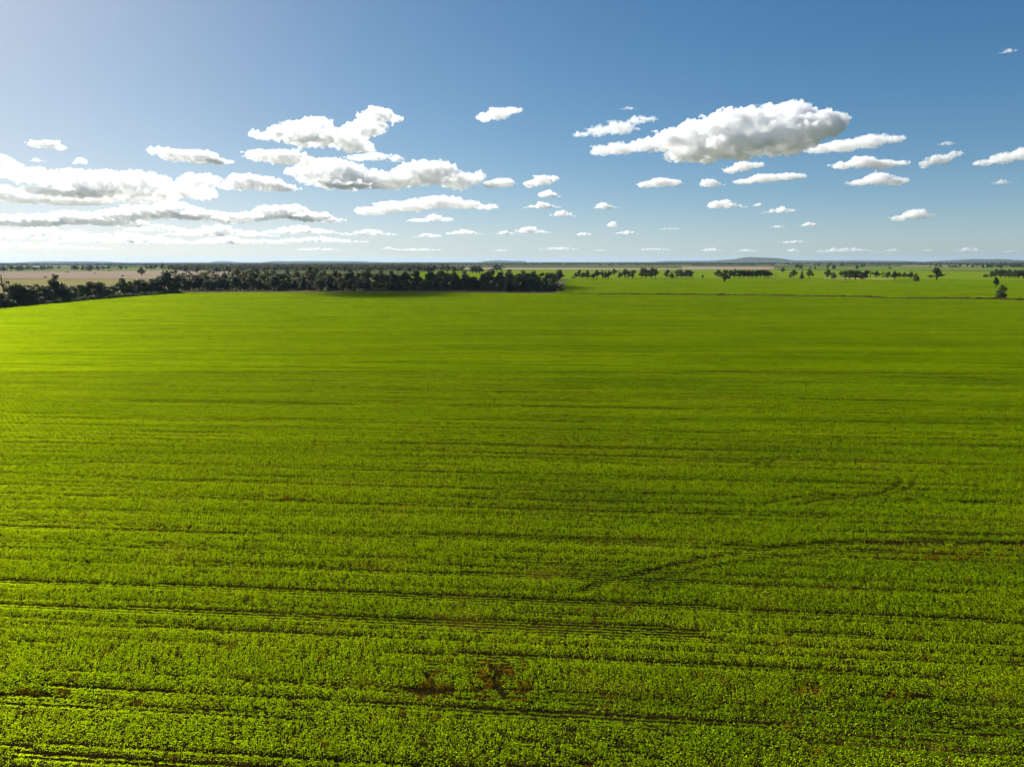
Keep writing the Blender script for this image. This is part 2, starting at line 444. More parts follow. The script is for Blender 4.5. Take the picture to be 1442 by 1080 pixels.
def scatter(name, pts, rot, scl, pick, coll, mat=None, label=None, cat=None):
    me = bpy.data.meshes.new(name)
    me.vertices.add(len(pts)); me.vertices.foreach_set('co', np.asarray(pts, np.float32).ravel())
    a = me.attributes.new('turn', 'FLOAT_VECTOR', 'POINT'); a.data.foreach_set('vector', np.asarray(rot, np.float32).ravel())
    a = me.attributes.new('size', 'FLOAT_VECTOR', 'POINT'); a.data.foreach_set('vector', np.asarray(scl, np.float32).ravel())
    a = me.attributes.new('pick', 'INT', 'POINT'); a.data.foreach_set('value', np.asarray(pick, np.int32))
    o = link(name, me)
    ng = bpy.data.node_groups.new(name, 'GeometryNodeTree')
    ng.interface.new_socket('Geometry', in_out='INPUT', socket_type='NodeSocketGeometry')
    ng.interface.new_socket('Geometry', in_out='OUTPUT', socket_type='NodeSocketGeometry')
    N = ng.nodes
    gi, go = N.new('NodeGroupInput'), N.new('NodeGroupOutput')
    ci = N.new('GeometryNodeCollectionInfo')
    ci.inputs['Collection'].default_value = coll
    ci.inputs['Separate Children'].default_value = True
    ci.inputs['Reset Children'].default_value = True
    iop = N.new('GeometryNodeInstanceOnPoints')
    iop.inputs['Pick Instance'].default_value = True
    def attr(nm, typ):
        n = N.new('GeometryNodeInputNamedAttribute'); n.data_type = typ
        n.inputs['Name'].default_value = nm
        return n.outputs['Attribute']
    e2r = N.new('FunctionNodeEulerToRotation')
    Lk = ng.links.new
    Lk(attr('turn', 'FLOAT_VECTOR'), e2r.inputs[0])
    Lk(gi.outputs[0], iop.inputs['Points']); Lk(ci.outputs[0], iop.inputs['Instance'])
    Lk(attr('pick', 'INT'), iop.inputs['Instance Index'])
    Lk(e2r.outputs[0], iop.inputs['Rotation']); Lk(attr('size', 'FLOAT_VECTOR'), iop.inputs['Scale'])
    Lk(iop.outputs[0], go.inputs[0])
    md = o.modifiers.new('scatter', 'NODES'); md.node_group = ng
    return tag(o, label, cat, kind='stuff')

EU = np.array([math.cos(ROW_ROT), -math.sin(ROW_ROT)])
EV = np.array([math.sin(ROW_ROT), math.cos(ROW_ROT)])

def poly_world(pxs, n=14):
    P = np.array([at(*p) for p in pxs])
    out = []
    for a, b in zip(P[:-1], P[1:]):
        out += [a + (b - a) * t for t in np.linspace(0, 1, n, endpoint=False)]
    return np.array(out + [P[-1]])

# wheel tracks and bare lines: (pixels along the photograph, half width in metres, remaining plant height)
TRACKS = [
    ([(820, 836), (850, 824), (905, 810), (960, 797), (1010, 787), (1060, 778), (1110, 772), (1160, 768), (1215, 766)], 0.36, 0.06),
    ([(1215, 766), (1300, 767.5), (1380, 768), (1480, 768)], 0.40, 0.0),
    ([(905, 832), (975, 806), (1040, 796), (1100, 788), (1180, 781), (1260, 780)], 0.28, 0.25),
    ([(1065, 664), (1066, 655), (1074, 649), (1096, 645)], 0.19, 0.12),
    ([(1081, 664), (1082, 656), (1089, 650), (1098, 646), (1135, 646)], 0.19, 0.12),
    ([(1265, 676), (1266, 682), (1257, 691), (1242, 696), (1215, 700), (1160, 699), (1118, 704), (1075, 713)], 0.24, 0.06),
    ([(1284, 680), (1283, 686), (1270, 695), (1250, 700), (1200, 703), (1150, 708), (1112, 714)], 0.24, 0.06),
    ([(1105, 681), (1130, 691), (1160, 698)], 0.2, 0.25),
    ([(1206, 651), (1230, 656), (1255, 664), (1268, 669)], 0.2, 0.25),
    ([(1275, 700), (1310, 705), (1335, 710), (1442, 714)], 0.2, 0.25),
    ([(692, 926), (694, 944), (698, 966), (706, 986), (716, 1000)], 0.2, 0.05),
    ([(672, 930), (672, 942)], 0.16, 0.2), ([(730, 930), (732, 946)], 0.16, 0.2), ([(755, 928), (757, 944)], 0.16, 0.2),
    ([(712, 930), (714, 946)], 0.14, 0.2), ([(606, 930), (605, 950)], 0.2, 0.2),
    ([(800, 990), (850, 1012), (905, 1032), (960, 1044)], 0.16, 0.3), ([(775, 1022), (830, 1044), (880, 1062), (930, 1078)], 0.16, 0.3),
    ([(840, 990), (900, 1014), (965, 1034)], 0.16, 0.35), ([(735, 1046), (780, 1062), (825, 1084)], 0.16, 0.3),
    ([(755, 1036), (805, 1055), (850, 1076)], 0.14, 0.35), ([(820, 990), (875, 1013), (935, 1036)], 0.14, 0.35),
]
TR = [(poly_world(p), w, k) for p, w, k in TRACKS]
# thin patches where soil shows: (px, py, half width px, half height px, strength)
THIN = [(590, 978, 46, 9, .75), (612, 948, 16, 16, .6), (698, 958, 45, 30, .5), (742, 968, 60, 10, .4), (1140, 972, 60, 9, .45), (1275, 985, 60, 6, .4), (60, 978, 75, 4, .65),
        (40, 1008, 45, 5, .5), (1000, 960, 50, 6, .35), (900, 830, 60, 10, .3), (280, 798, 60, 8, .25), (1330, 785, 90, 8, .35), (820, 985, 90, 6, .3), (220, 745, 60, 7, .25),
        (500, 800, 60, 6, .3), (1000, 730, 80, 5, .2), (870, 760, 60, 5, .25), (350, 910, 70, 7, .25), (860, 868, 50, 8, .35), (1420, 770, 40, 6, .3)]
THINW = []
for px, py, rx, ry, s in THIN:
    c = np.array(at(px, py)); a = np.array(at(px + rx, py)); b = np.array(at(px, py - ry))
    THINW.append((c, abs(a[0] - c[0]), abs(b[1] - c[1]), s))

RF = np.array([at(*p) for p in [(803, 393.8), (1000, 393.7), (1160, 393.9), (1225, 394.6), (1330, 395.6), (1442, 397), (1560, 400)]])

def crop_points(y0, y1, L, rows, seed, nvar, region='main', margin=22):
    rng = np.random.default_rng(seed)
    dv = 0.3 * rows
    vmin = y0 * EV[1] - 0.85 * y1 * abs(EV[0]) - 10
    vmax = y1 + 0.85 * y1 * abs(EV[0]) + 10
    vs = np.arange(vmin, vmax, dv)
    U = 0.80 * y1 + margin
    us = np.arange(-U - 40, U + 40, L)
    uu, vv = np.meshgrid(us, vs)
    ridx = np.broadcast_to(np.arange(len(vs))[:, None], uu.shape)
    uu = (uu + (ridx * 0.618 % 1) * L).ravel(); vv = vv.ravel()
    X = uu * EU[0] + vv * EV[0]; Y = uu * EU[1] + vv * EV[1]
    ok = (Y >= y0) & (Y < y1) & (np.abs(X) < 0.76 * Y + margin)
    if region == 'main':
        ok &= (Y < field_top(X) - 1.5) & (X > field_left(Y) + 1.0)
    else:
        ok &= (Y > field_top(X) + 4) & (X > 30 + (Y - 460) * .105) & (Y < np.interp(X, RF[:, 0], RF[:, 1]))
    X, Y, uu, vv = X[ok], Y[ok], uu[ok], vv[ok]
    return X, Y, uu, vv, rng

def crop_object(name, zones, region, label, mat, seed):
    P, RT, SC, PK, objs = [], [], [], [], []
    for zi, (y0, y1, L, rows, per_m, size, width, nvar, zlo, tilt, spread) in enumerate(zones):
        first = len(objs)
        for j in range(nvar):
            objs.append(crop_tile('crop_%02d_%02d' % (zi, j), L, rows, per_m, size, width, seed + zi * 17 + j, mat, zlo, tilt, spread))
        sick = len(objs)
        for j in range(4):                           # hungry, yellowed plants for the thin places
            objs.append(crop_tile('crop_%02d_%02d' % (zi, nvar + j), L, rows, per_m * .8, size, width, seed + zi * 17 + 60 + j, M_DRY, zlo, tilt, spread))
        X, Y, u, v, rng = crop_points(y0, y1, L, rows, seed + 100 + zi, nvar, region)
        n = len(X)
        # plant height: broad patches, bands along the rows, single rows
        h = 0.66 + 0.22 * vnoise(u / 55, v / 14, 11) + 0.34 * vnoise(u / 24, v / 2.6, 12) + 0.26 * vnoise(u / 9, v / 0.75, 13) + 0.10 * rng.normal(size=n)
        # broken dark gaps running along the rows
        keep = np.ones(n)
        for (lu, lv, sd, thr, lo) in ((30, .42, 21, 0.835, 0.25), (60, .5, 22, 0.875, 0.2), (14, .35, 23, 0.84, 0.3), (110, .36, 24, 0.90, 0.15), (45, .9, 28, .915, .3), (22, .33, 29, .80, .45)):
            g = vnoise(u / lu, v / lv, sd)
            keep = np.where(g > thr, np.minimum(keep, lo), keep)
        # weak rows: single drill lines that came up thin over a long stretch
        k_ = np.floor(v / (0.3 * rows))
        weak = (vnoise(k_ * 7.31, 0.5 + 0 * v, 41) > (0.90 if y0 < 78 else 0.86)) & (vnoise(u / 110, k_ * 3.7, 42) > 0.36)
        keep = np.where(weak, np.minimum(keep, .28), keep)
        # sowing-pass edges every dozen metres
        ph = (v + 0.3 * vnoise(u / 80, v / 12, 26)) % 12.0
        edge = (ph < dvz(rows)) & (vnoise(u / 35, np.floor(v / 12.0), 27) > 0.42)
        keep = np.where(edge, np.minimum(keep, 0.12), keep)
        thin = np.zeros(n)
        if region == 'main':
            for c, rx, ry, s in THINW:
                q = ((X - c[0]) / rx) ** 2 + ((Y - c[1]) / ry) ** 2
                thin = np.maximum(thin, s * np.exp(-q * 1.2))
            if y0 < 100:
                for pl, w, kk in TR:
                    bx0, by0 = pl.min(0) - 1; bx1, by1 = pl.max(0) + 1
                    sel = np.where((X > bx0) & (X < bx1) & (Y > by0) & (Y < by1))[0]
                    if not len(sel): continue
                    dd = np.full(len(sel), 9.0)
                    A = pl[:-1]; D = pl[1:] - pl[:-1]; D2 = (D ** 2).sum(1) + 1e-9
                    for a, d, d2 in zip(A, D, D2):
                        t = np.clip(((X[sel] - a[0]) * d[0] + (Y[sel] - a[1]) * d[1]) / d2, 0, 1)
                        dd = np.minimum(dd, np.hypot(X[sel] - a[0] - t * d[0], Y[sel] - a[1] - t * d[1]))
                    keep[sel] = np.where(dd < w, np.minimum(keep[sel], kk), keep[sel])
        patch = np.clip((vnoise(u / 40, v / 7, 31) - 0.72) * 1.2, 0, .25)
        thin = np.maximum(thin, patch * vnoise(u / 5, v / 1.2, 32))
        mott = vnoise(u / 1.5, v / .7, 33) * .5 + vnoise(u / .6, v / .4, 34) * .25 + rng.random(n) * .25
        h = h * (1 - 0.6 * thin)
        live = (keep > 0.02) & (mott > thin * 0.85)
        h = h * np.where(keep < 0.5, keep, keep)
        live &= h > 0.05
        X, Y, h, n = X[live], Y[live], h[live], int(live.sum())
        wid = np.clip(0.55 + 0.5 * h, 0.3, 1.15)
        flip = rng.integers(0, 2, n) * math.pi
        P.append(np.stack([X + rng.normal(0, .02, n), Y + rng.normal(0, .025, n), np.full(n, 0.02)], 1))
        RT.append(np.stack([np.zeros(n), np.zeros(n), -ROW_ROT + flip + rng.normal(0, .03, n)], 1))
        s = rng.uniform(.94, 1.06, n)
        SC.append(np.stack([np.full(n, 1.02), (0.85 + .15 * wid) if rows > 1 else wid, h * s], 1))
        thin = thin[live]
        PK.append(np.where(rng.random(n) < np.clip((thin - .08) * 1.7, 0.006, .8) * (y0 < 120), sick + rng.integers(0, 4, n), first + rng.integers(0, nvar, n)))
    coll = tile_collection(name + '_tiles', objs)
    P = np.vstack(P)
    print(name, len(P), 'tiles')
    return scatter(name, P, np.vstack(RT), np.vstack(SC), np.concatenate(PK), coll, label=label, cat='crop')

def dvz(rows):
    return 0.3 * max(rows, 2)

crop_object('crop', [
    (14, 48, 0.4, 1, 158, 0.064, 0.036, 22, .01, 1.4, .05),
    (48, 78, 0.32, 1, 150, 0.070, 0.039, 22, .01, 1.35, .052),
    (78, 130, 0.8, 1, 86, 0.098, 0.055, 14, .02, 1.1, .058),
    (130, 240, 2.0, 2, 56, 0.165, 0.105, 8, .10, .55, .06),
    (240, 490, 3.0, 4, 30, 0.27, 0.17, 6, .15, .34, .07)], 'main', 'bright green canola crop sown in long rows over the near field', M_CROP, 1)

crop_object('second_crop', [(365, 900, 5.0, 8, 14, 0.42, 0.28, 5, .14, .32, .07)], 'second', 'light green crop on the paddock beyond the earth bank at right', M_CROP_FAR, 61)

# ------------------------------------------------------------------ trees
def tube(points, radii, sides=6):
    P = [Vector(p) for p in points]
    v, f = [], []
    for i, p in enumerate(P):
        d = (P[min(i + 1, len(P) - 1)] - P[max(i - 1, 0)]).normalized()
        a = d.orthogonal().normalized(); b = d.cross(a)
        for k in range(sides):
            t = 2 * math.pi * k / sides
            q = p + (a * math.cos(t) + b * math.sin(t)) * radii[i]
            v.append((q.x, q.y, q.z))
    for i in range(len(P) - 1):
        for k in range(sides):
            f.append((i * sides + k, i * sides + (k + 1) % sides, (i + 1) * sides + (k + 1) % sides, (i + 1) * sides + k))
    f.append(tuple(range((len(P) - 1) * sides, len(P) * sides)))
    return v, f

def crown_mesh(name, rng, lobes, n, size, mat, shell=0.5):
    """Leaf-sized faces through a set of lobes (cx,cy,cz,rx,ry,rz)."""
    w = np.array([l[3] * l[4] + l[4] * l[5] for l in lobes]); w = w / w.sum()
    which = rng.choice(len(lobes), n, p=w)
    Lb = np.array(lobes)[which]
    d = rng.normal(size=(n, 3)); d /= np.linalg.norm(d, axis=1)[:, None]
    rr = rng.random(n) ** shell
    lump = 0.78 + 0.45 * vnoise(d[:, 0] * 2.2 + which * 7.1, d[:, 1] * 2.2 + d[:, 2] * 1.9 + 5, 41)
    c = Lb[:, :3] + d * Lb[:, 3:] * (rr * lump)[:, None]
    c[:, 2] = np.maximum(c[:, 2], 0.15)
    nn = rng.normal(size=(n, 3)) + d * 0.8; nn /= np.linalg.norm(nn, axis=1)[:, None]
    a = np.cross(nn, rng.normal(size=(n, 3))); a /= np.linalg.norm(a, axis=1)[:, None]
    b = np.cross(nn, a)
    s = size * rng.uniform(.5, 1.3, n)[:, None]
    a, b = a * s, b * s * 0.62
    v = np.stack([c - a, c + b * .8 - a * .2, c + a, c - b - a * .1], 1).reshape(-1, 3)
    f = np.arange(n * 4).reshape(-1, 4)
    return mesh_data(name, v, f, mat)

def make_variant(kind, seed, mat):
    """Crown and trunk meshes for a tree ten metres tall."""
    rng = np.random.default_rng(seed)
    tv, tf, lobes = [], [], []
    def add(t):
        o = len(tv); tv.extend(t[0]); tf.extend([tuple(i + o for i in q) for q in t[1]])
    if kind in ('gum', 'tallgum'):
        cz = 1.4 if kind == 'gum' else 2.7
        fork = cz * rng.uniform(.75, 1.0)
        lean = rng.normal(0, .35, 2)
        add(tube([(0, 0, -.2), (lean[0] * .4, lean[1] * .4, fork * .5), (lean[0], lean[1], fork)], [.36, .28, .22], 7))
        nl = rng.integers(6, 9)
        for i in range(nl):
            t = 2 * math.pi * (i + rng.uniform(-.3, .3)) / nl
            R_ = rng.uniform(1.2, 2.6) * (0.55 if i % 3 == 0 else 1)
            z = rng.uniform(5.0, 8.3) if i % 3 == 0 else rng.uniform(cz + .8, 7.0)
            rx = rng.uniform(1.1, 1.7)
            c = (math.cos(t) * R_, math.sin(t) * R_, z)
            lobes.append((*c, rx, rx, rng.uniform(1.0, 1.6)))
            add(tube([(lean[0], lean[1], fork), (c[0] * .5 + lean[0] * .4, c[1] * .5, (fork + z) / 2 + .3), c], [.17, .11, .04], 5))
        lobes.append((rng.normal(0, .5), rng.normal(0, .5), 8.6, 1.3, 1.3, 1.2))
        lobes.append((lean[0], lean[1], 6.2, 1.7, 1.7, 1.7)); lobes.append((lean[0] * .6, lean[1] * .6, cz + 1.9, 1.4, 1.4, 1.3))
        cr = crown_mesh('crown', rng, lobes, 2000, .34, mat)
    elif kind == 'sparse':
        lean = rng.normal(0, .5, 2)
        add(tube([(0, 0, -.2), (lean[0] * .5, lean[1] * .5, 2.5), (lean[0], lean[1], 4.6)], [.3, .24, .18], 7))
        for i in range(6):
            t = 2 * math.pi * i / 6 + rng.uniform(-.4, .4); R_ = rng.uniform(.7, 2.6); z = rng.uniform(5, 9.2)
            c = (math.cos(t) * R_, math.sin(t) * R_, z); r_ = rng.uniform(.7, 1.15)
            lobes.append((*c, r_, r_, r_ * .75))
            add(tube([(lean[0], lean[1], 4.4), (c[0] * .6, c[1] * .6, (4.4 + z) / 2), c], [.13, .09, .03], 5))
        cr = crown_mesh('crown', rng, lobes, 800, .32, mat, .6)
    elif kind == 'pine':
        add(tube([(0, 0, -.2), (.05, 0, 4), (0, .05, 9.3)], [.24, .16, .03], 6))
        for i in range(13):
            z = .9 + i * .68
            R_ = (1 - z / 10.4) ** .75 * 1.75
            for k in range(3 if i < 8 else 2 if i < 11 else 1):
                t = rng.uniform(0, 2 * math.pi)
                q = R_ * rng.uniform(.2, .62) if i < 11 else 0
                lobes.append((math.cos(t) * q, math.sin(t) * q, z + rng.uniform(-.3, .3), R_ * .62 + .15, R_ * .62 + .15, .75))
        cr = crown_mesh('crown', rng, lobes, 1600, .28, mat)
    elif kind == 'bush':
        for i in range(3):
            t = rng.uniform(0, 6.28)
            add(tube([(0, 0, -.2), (math.cos(t) * .5, math.sin(t) * .5, 2), (math.cos(t) * 1.2, math.sin(t) * 1.2, 5)], [.22, .16, .06], 5))
        for i in range(11):
            t = rng.uniform(0, 6.28); z = rng.uniform(1.3, 8.4)
            R_ = rng.uniform(.4, 2.0) * (1.15 - z / 11)
            r_ = rng.uniform(1.1, 1.8) * (1.2 - z / 16)
            lobes.append((math.cos(t) * R_, math.sin(t) * R_, z, r_, r_, r_ * rng.uniform(.8, 1.1)))
        cr = crown_mesh('crown', rng, lobes, 2000, .33, mat)
    elif kind == 'leaning':
        add(tube([(0, 0, -.2), (-.9, 0, 2.6), (-1.9, .1, 5.0), (-2.4, .1, 6.5)], [.34, .28, .2, .1], 7))
        for i in range(8):
            c = (-2.2 + rng.normal(0, 1.0), rng.normal(0, .9), rng.uniform(5.2, 9)); r_ = rng.uniform(.9, 1.4)
            lobes.append((*c, r_, r_, r_ * .8))
        for i in range(4):
            c = (1.5 + rng.normal(0, .8), rng.normal(0, .9), rng.uniform(3.5, 7)); r_ = rng.uniform(.9, 1.4)
            lobes.append((*c, r_, r_, r_ * .8))
            add(tube([(-.7, 0, 2.2), (.4, 0, 3.2), c], [.16, .12, .04], 5))
        cr = crown_mesh('crown', rng, lobes, 1500, .33, mat)
    else:                                            # dead: bare limbs, a wisp of foliage
        add(tube([(0, 0, -.2), (-.2, 0, 4), (-.5, .1, 9.6)], [.26, .18, .04], 6))
        for i in range(9):
            z = rng.uniform(3.5, 8); t = rng.uniform(0, 6.28); l = rng.uniform(1, 2.3)
            add(tube([(-.2 - .03 * z, 0, z), (math.cos(t) * l * .5 - .3, math.sin(t) * l * .5, z + .9), (math.cos(t) * l - .3, math.sin(t) * l, z + rng.uniform(1.2, 2.4))], [.1, .06, .02], 4))
        for i in range(4):
            lobes.append((rng.normal(-.3, .9), rng.normal(0, .9), rng.uniform(6, 9), .5, .5, .4))
        cr = crown_mesh('crown', rng, lobes, 90, .28, mat, .7)
    z = np.array([v.co.z for v in cr.vertices]); x = np.array([v.co.x for v in cr.vertices])
    top = np.percentile(z, 99.6); w = np.percentile(x, 98.5) - np.percentile(x, 1.5)
    return dict(crown=cr, trunk=mesh_data('trunk', tv, tf, M_DEADWOOD if kind == 'dead' else M_BARK), top=top, width=w, kind=kind)

VAR = {}
for kd, mats in (('gum', (M_GUM, M_OLIVE, M_GREY, M_GUM)), ('tallgum', (M_GUM, M_OLIVE, M_GREY)), ('sparse', (M_GUM, M_OLIVE, M_GREY)),
                 ('pine', (M_PINE, M_PINE, M_PINE)), ('bush', (M_GUM, M_PINE, M_OLIVE, M_GUM)), ('leaning', (M_GUM,)), ('dead', (M_OLIVE, M_GREY))):
    VAR[kd] = [make_variant(kd, 100 + 13 * i + len(kd) * 7, m) for i, m in enumerate(mats)]

rs = random.Random(12)
def plant_tree(name, kind, X, Y, H, W, label, group, var=None, rz=None):
    vs_ = VAR[kind]
    v = vs_[rs.randrange(len(vs_)) if var is None else var % len(vs_)]
    root = bpy.data.objects.new(name, None)
    COL.objects.link(root)
    root.empty_display_size = 0.5
    sz = H / v['top']; sx = W / v['width'] if W else sz
    root.location = (X, Y, 0.0)
    root.rotation_euler = (0, 0, rs.uniform(0, 6.28) if rz is None else rz)
    root.scale = (sx, sx, sz)
    tag(root, label, 'tree', group)
    link('trunk', v['trunk'], root)
    link('crown', v['crown'], root)
    return root

ORD = 'zeroth first second third fourth fifth sixth seventh eighth ninth tenth eleventh twelfth thirteenth fourteenth fifteenth sixteenth seventeenth eighteenth nineteenth'.split()
TENS = {2: 'twent', 3: 'thirt', 4: 'fort', 5: 'fift', 6: 'sixt', 7: 'sevent'}
def nth(n):
    if n < 20: return ORD[n]
    t, u = divmod(n, 10)
    return TENS[t] + ('ieth' if u == 0 else 'y-' + ORD[u])
NAME = {'gum': 'gum_tree', 'tallgum': 'gum_tree', 'sparse': 'gum_tree', 'pine': 'cypress_pine', 'bush': 'bushy_tree', 'leaning': 'leaning_tree', 'dead': 'dead_tree'}
LOOK = {'gum': ['dark round gum', 'olive-brown round gum', 'grey-green round gum', 'dark spreading gum'],
        'tallgum': ['dark high-crowned gum', 'olive high-crowned gum', 'grey high-crowned gum'],
        'sparse': ['thin-leaved dark gum', 'thin-leaved olive gum', 'thin-leaved grey gum'],
        'pine': ['dark narrow cypress pine'] * 3, 'bush': ['dark bushy tree', 'deep green bushy tree', 'olive bushy tree', 'dark low-branched tree'],
        'leaning': ['dark tree on a leaning trunk'], 'dead': ['half-dead tree with bare limbs', 'grey half-dead tree with bare limbs']}

def px_tree(kind, px, base, top, wpx, label, group, var=None, rz=None):
    X, Y = at(px, base)
    m = math.hypot(Y * cp + CAM_H * sp, 0) / FPX                 # metres a pixel at that depth
    H = CAM_H + (ray(px, top)[2] / ray(px, top)[1]) * Y
    return plant_tree(NAME[kind], kind, X, Y, max(H, 1.0), wpx * m, label, group, var, rz)

# --- windbreak along the left edge of the field, from the photograph's left edge to the grove
WB = [(2, 433, 412, 15, 'bush'), (9, 430, 395, 12, 'dead'), (16, 431, 409, 14, 'bush'), (24, 430, 399.5, 15, 'gum'), (33, 429.5, 402, 14, 'bush'), (43, 428.5, 401.5, 15, 'gum'),
      (56, 427, 400, 19, 'leaning'), (66, 426.5, 402, 15, 'bush'), (73, 425.5, 401, 12, 'bush'), (79, 425, 386.5, 14, 'tallgum'), (86, 424.5, 404, 12, 'bush'), (94, 424, 399.5, 13, 'gum'),
      (103, 423, 402, 13, 'bush'), (115, 422, 400.5, 14, 'gum'), (126, 421.5, 396.5, 13, 'gum'), (137, 420.5, 397, 14, 'bush'), (148, 419.5, 399, 13, 'bush'), (158, 418, 403, 13, 'bush'),
      (166, 417.5, 402, 10, 'sparse'), (174, 417, 391.5, 14, 'gum'), (184, 416.5, 396, 13, 'bush'), (195, 415.5, 393, 14, 'gum'), (205, 415, 397, 13, 'bush'), (214, 414.5, 392, 13, 'gum'),
      (224, 414, 393, 13, 'bush'), (234, 413.3, 381.5, 16, 'tallgum'), (243, 413, 391, 14, 'bush'), (252, 412.5, 386, 14, 'gum')]
for i, (px, b, t, w, kd) in enumerate(WB):
    var = rs.randrange(len(VAR[kd]))
    if px == 79: lab = 'tallest gum of the left windbreak, its crown standing against the tan paddock'
    elif kd == 'leaning': lab = 'dark windbreak tree with a trunk leaning left beside the green field'
    elif kd == 'dead': lab = 'half-dead tree with bare limbs near the far left end of the windbreak'
    elif px == 234: lab = 'ragged tall gum where the windbreak joins the large grove'
    else: lab = '%s in the left windbreak, %s tree from the photo\'s left edge' % (LOOK[kd][var], nth(i + 1))
    px_tree(kd, px, b - 1.0, t, w * 1.3, lab, 'trees of the windbreak along the left edge of the field', var, 0 if kd == 'leaning' else None)

# --- the grove beyond the field: three rows, counted from its right end
FRONT = []
x = 262.0
rg = random.Random(4)
while x < 786:
    FRONT.append(x); x += rg.uniform(9.0, 12.5)
FRONT = FRONT[::-1]
for i, px in enumerate(FRONT):
    right = px > 520
    kd = rg.choices(['pine', 'bush', 'gum'], [5, 4, 1] if right else [1, 3, 3])[0]
    b = 409.2 - 0.8 * rg.random() + (px > 700) * 1.6
    t = rg.uniform(391, 398) if right else rg.uniform(388, 395)
    if px > 700: t -= 4
    var = rs.randrange(len(VAR[kd]))
    w = rg.uniform(9, 11.5) if kd == 'pine' else rg.uniform(13, 17)
    px_tree(kd, px, b, t, w, '%s in front row of the grove, %s tree from its right end' % (LOOK[kd][var], nth(i + 1)), 'front row of the grove', var)
SECOND = []
x = 268.0
while x < 782:
    SECOND.append(x); x += rg.uniform(10.5, 15)
SECOND = SECOND[::-1]
for i, px in enumerate(SECOND):
    kd = rg.choices(['gum', 'tallgum', 'bush', 'sparse'], [5, 2, 3, 1])[0]
    prof = np.interp(px, [262, 290, 330, 360, 400, 440, 490, 540, 600, 640, 670, 690, 720, 745, 770, 790], [386, 384, 383, 381.5, 384, 384, 384, 385, 386, 385, 389, 383, 384, 383, 385, 386])
    t = prof + rg.uniform(-1.0, 3.0)
    var = rs.randrange(len(VAR[kd]))
    px_tree(kd, px, rg.uniform(404.5, 406.5), t, rg.uniform(13, 18), '%s in second row of the grove, %s from the grove\'s right end' % (LOOK[kd][var], nth(i + 1)), 'second row of the grove', var)
THIRD = [(786, 400.5, 380.5, 15, 'tallgum'), (776, 401, 384, 14, 'gum'), (752, 401, 382, 15, 'gum'), (738, 400, 381.5, 15, 'gum'), (716, 400, 380, 15, 'gum'), (704, 402, 384, 13, 'gum'), (689, 399, 379, 15, 'gum'),
         (655, 400, 381.5, 14, 'gum'), (640, 400, 382, 13, 'tallgum'), (624, 399, 381.5, 15, 'gum'), (608, 400, 383, 14, 'bush'), (586, 400, 381.5, 14, 'gum'), (571, 399, 382.5, 13, 'gum'),
         (552, 399, 381.5, 14, 'gum'), (535, 399, 381, 15, 'gum'), (517, 399, 379.5, 14, 'tallgum'), (493, 401, 377.2, 15, 'gum'), (474, 399, 381, 14, 'gum'), (458, 399, 380.5, 14, 'bush'), (437, 402, 374.4, 17, 'gum'),
         (444, 401, 376, 13, 'gum'), (420, 399, 381.5, 13, 'gum'), (404, 399, 380.5, 14, 'gum'), (386, 398, 380.5, 14, 'gum'), (362, 402, 377.5, 16, 'gum'), (348, 399, 380, 13, 'sparse'), (335, 399, 376.5, 14, 'tallgum'),
         (320, 399, 379, 14, 'sparse'), (300, 399, 380.5, 13, 'sparse'), (284, 400, 383, 14, 'gum'), (268, 400, 381.5, 13, 'sparse'), (256, 400, 384, 13, 'sparse'), (243, 399, 373.5, 13, 'sparse')]
for i, (px, b, t, w, kd) in enumerate(THIRD):
    var = rs.randrange(len(VAR[kd]))
    special = {786: 'tall dark gum at the right tip of the grove above the bare earth', 437: 'broad dark crown rising highest out of the middle of the grove',
               493: 'dark solitary crown poking above the grove, right of the highest crown', 335: 'greenish tall gum above the left half of the grove', 243: 'pale thin gum standing over the grove\'s left end'}.get(px)
    px_tree(kd, px, b, t, w, special or '%s topping the back of the grove, %s from the grove\'s right end' % (LOOK[kd][var], nth(i + 1)), 'back row of the grove', var)

# --- scattered trees on the paddocks behind the grove
BEHIND = [(246, 388, 372), (262, 386, 373), (276, 385, 374), (292, 386, 374), (306, 384, 374.5), (322, 385, 374), (341, 384, 374), (356, 385, 374.5), (371, 383, 374), (388, 384, 375), (404, 383, 374.5), (418, 384, 375),
          (434, 383, 373.5), (452, 384, 375), (470, 383, 374), (486, 383, 374.5), (503, 384, 375.5), (519, 383, 375), (534, 384, 375), (549, 383, 375.5), (562, 384, 375), (577, 383, 374.5), (588, 384, 374), (600, 384, 374),
          (612, 384, 373.5), (621, 383.5, 373), (632, 384, 373), (640, 385, 375), (648, 384, 374.5), (652, 383.5, 374.5), (665, 384.5, 374), (670, 383.5, 374.8), (676, 384.5, 374.5), (702, 381.5, 372.8), (704, 382, 373.5)]
for i, (px, b, t) in enumerate(BEHIND):
    kd = rg.choices(['gum', 'tallgum', 'sparse'], [4, 3, 2])[0]
    var = 2 if kd != 'gum' and rg.random() < .6 else rs.randrange(len(VAR[kd]))
    px_tree(kd, px + rg.uniform(-2, 2), b, t, rg.uniform(8, 12), '%s on paddock behind the grove, %s from the left of its scattered row' % (LOOK[kd][var], nth(i + 1)), 'scattered trees behind the grove', var)

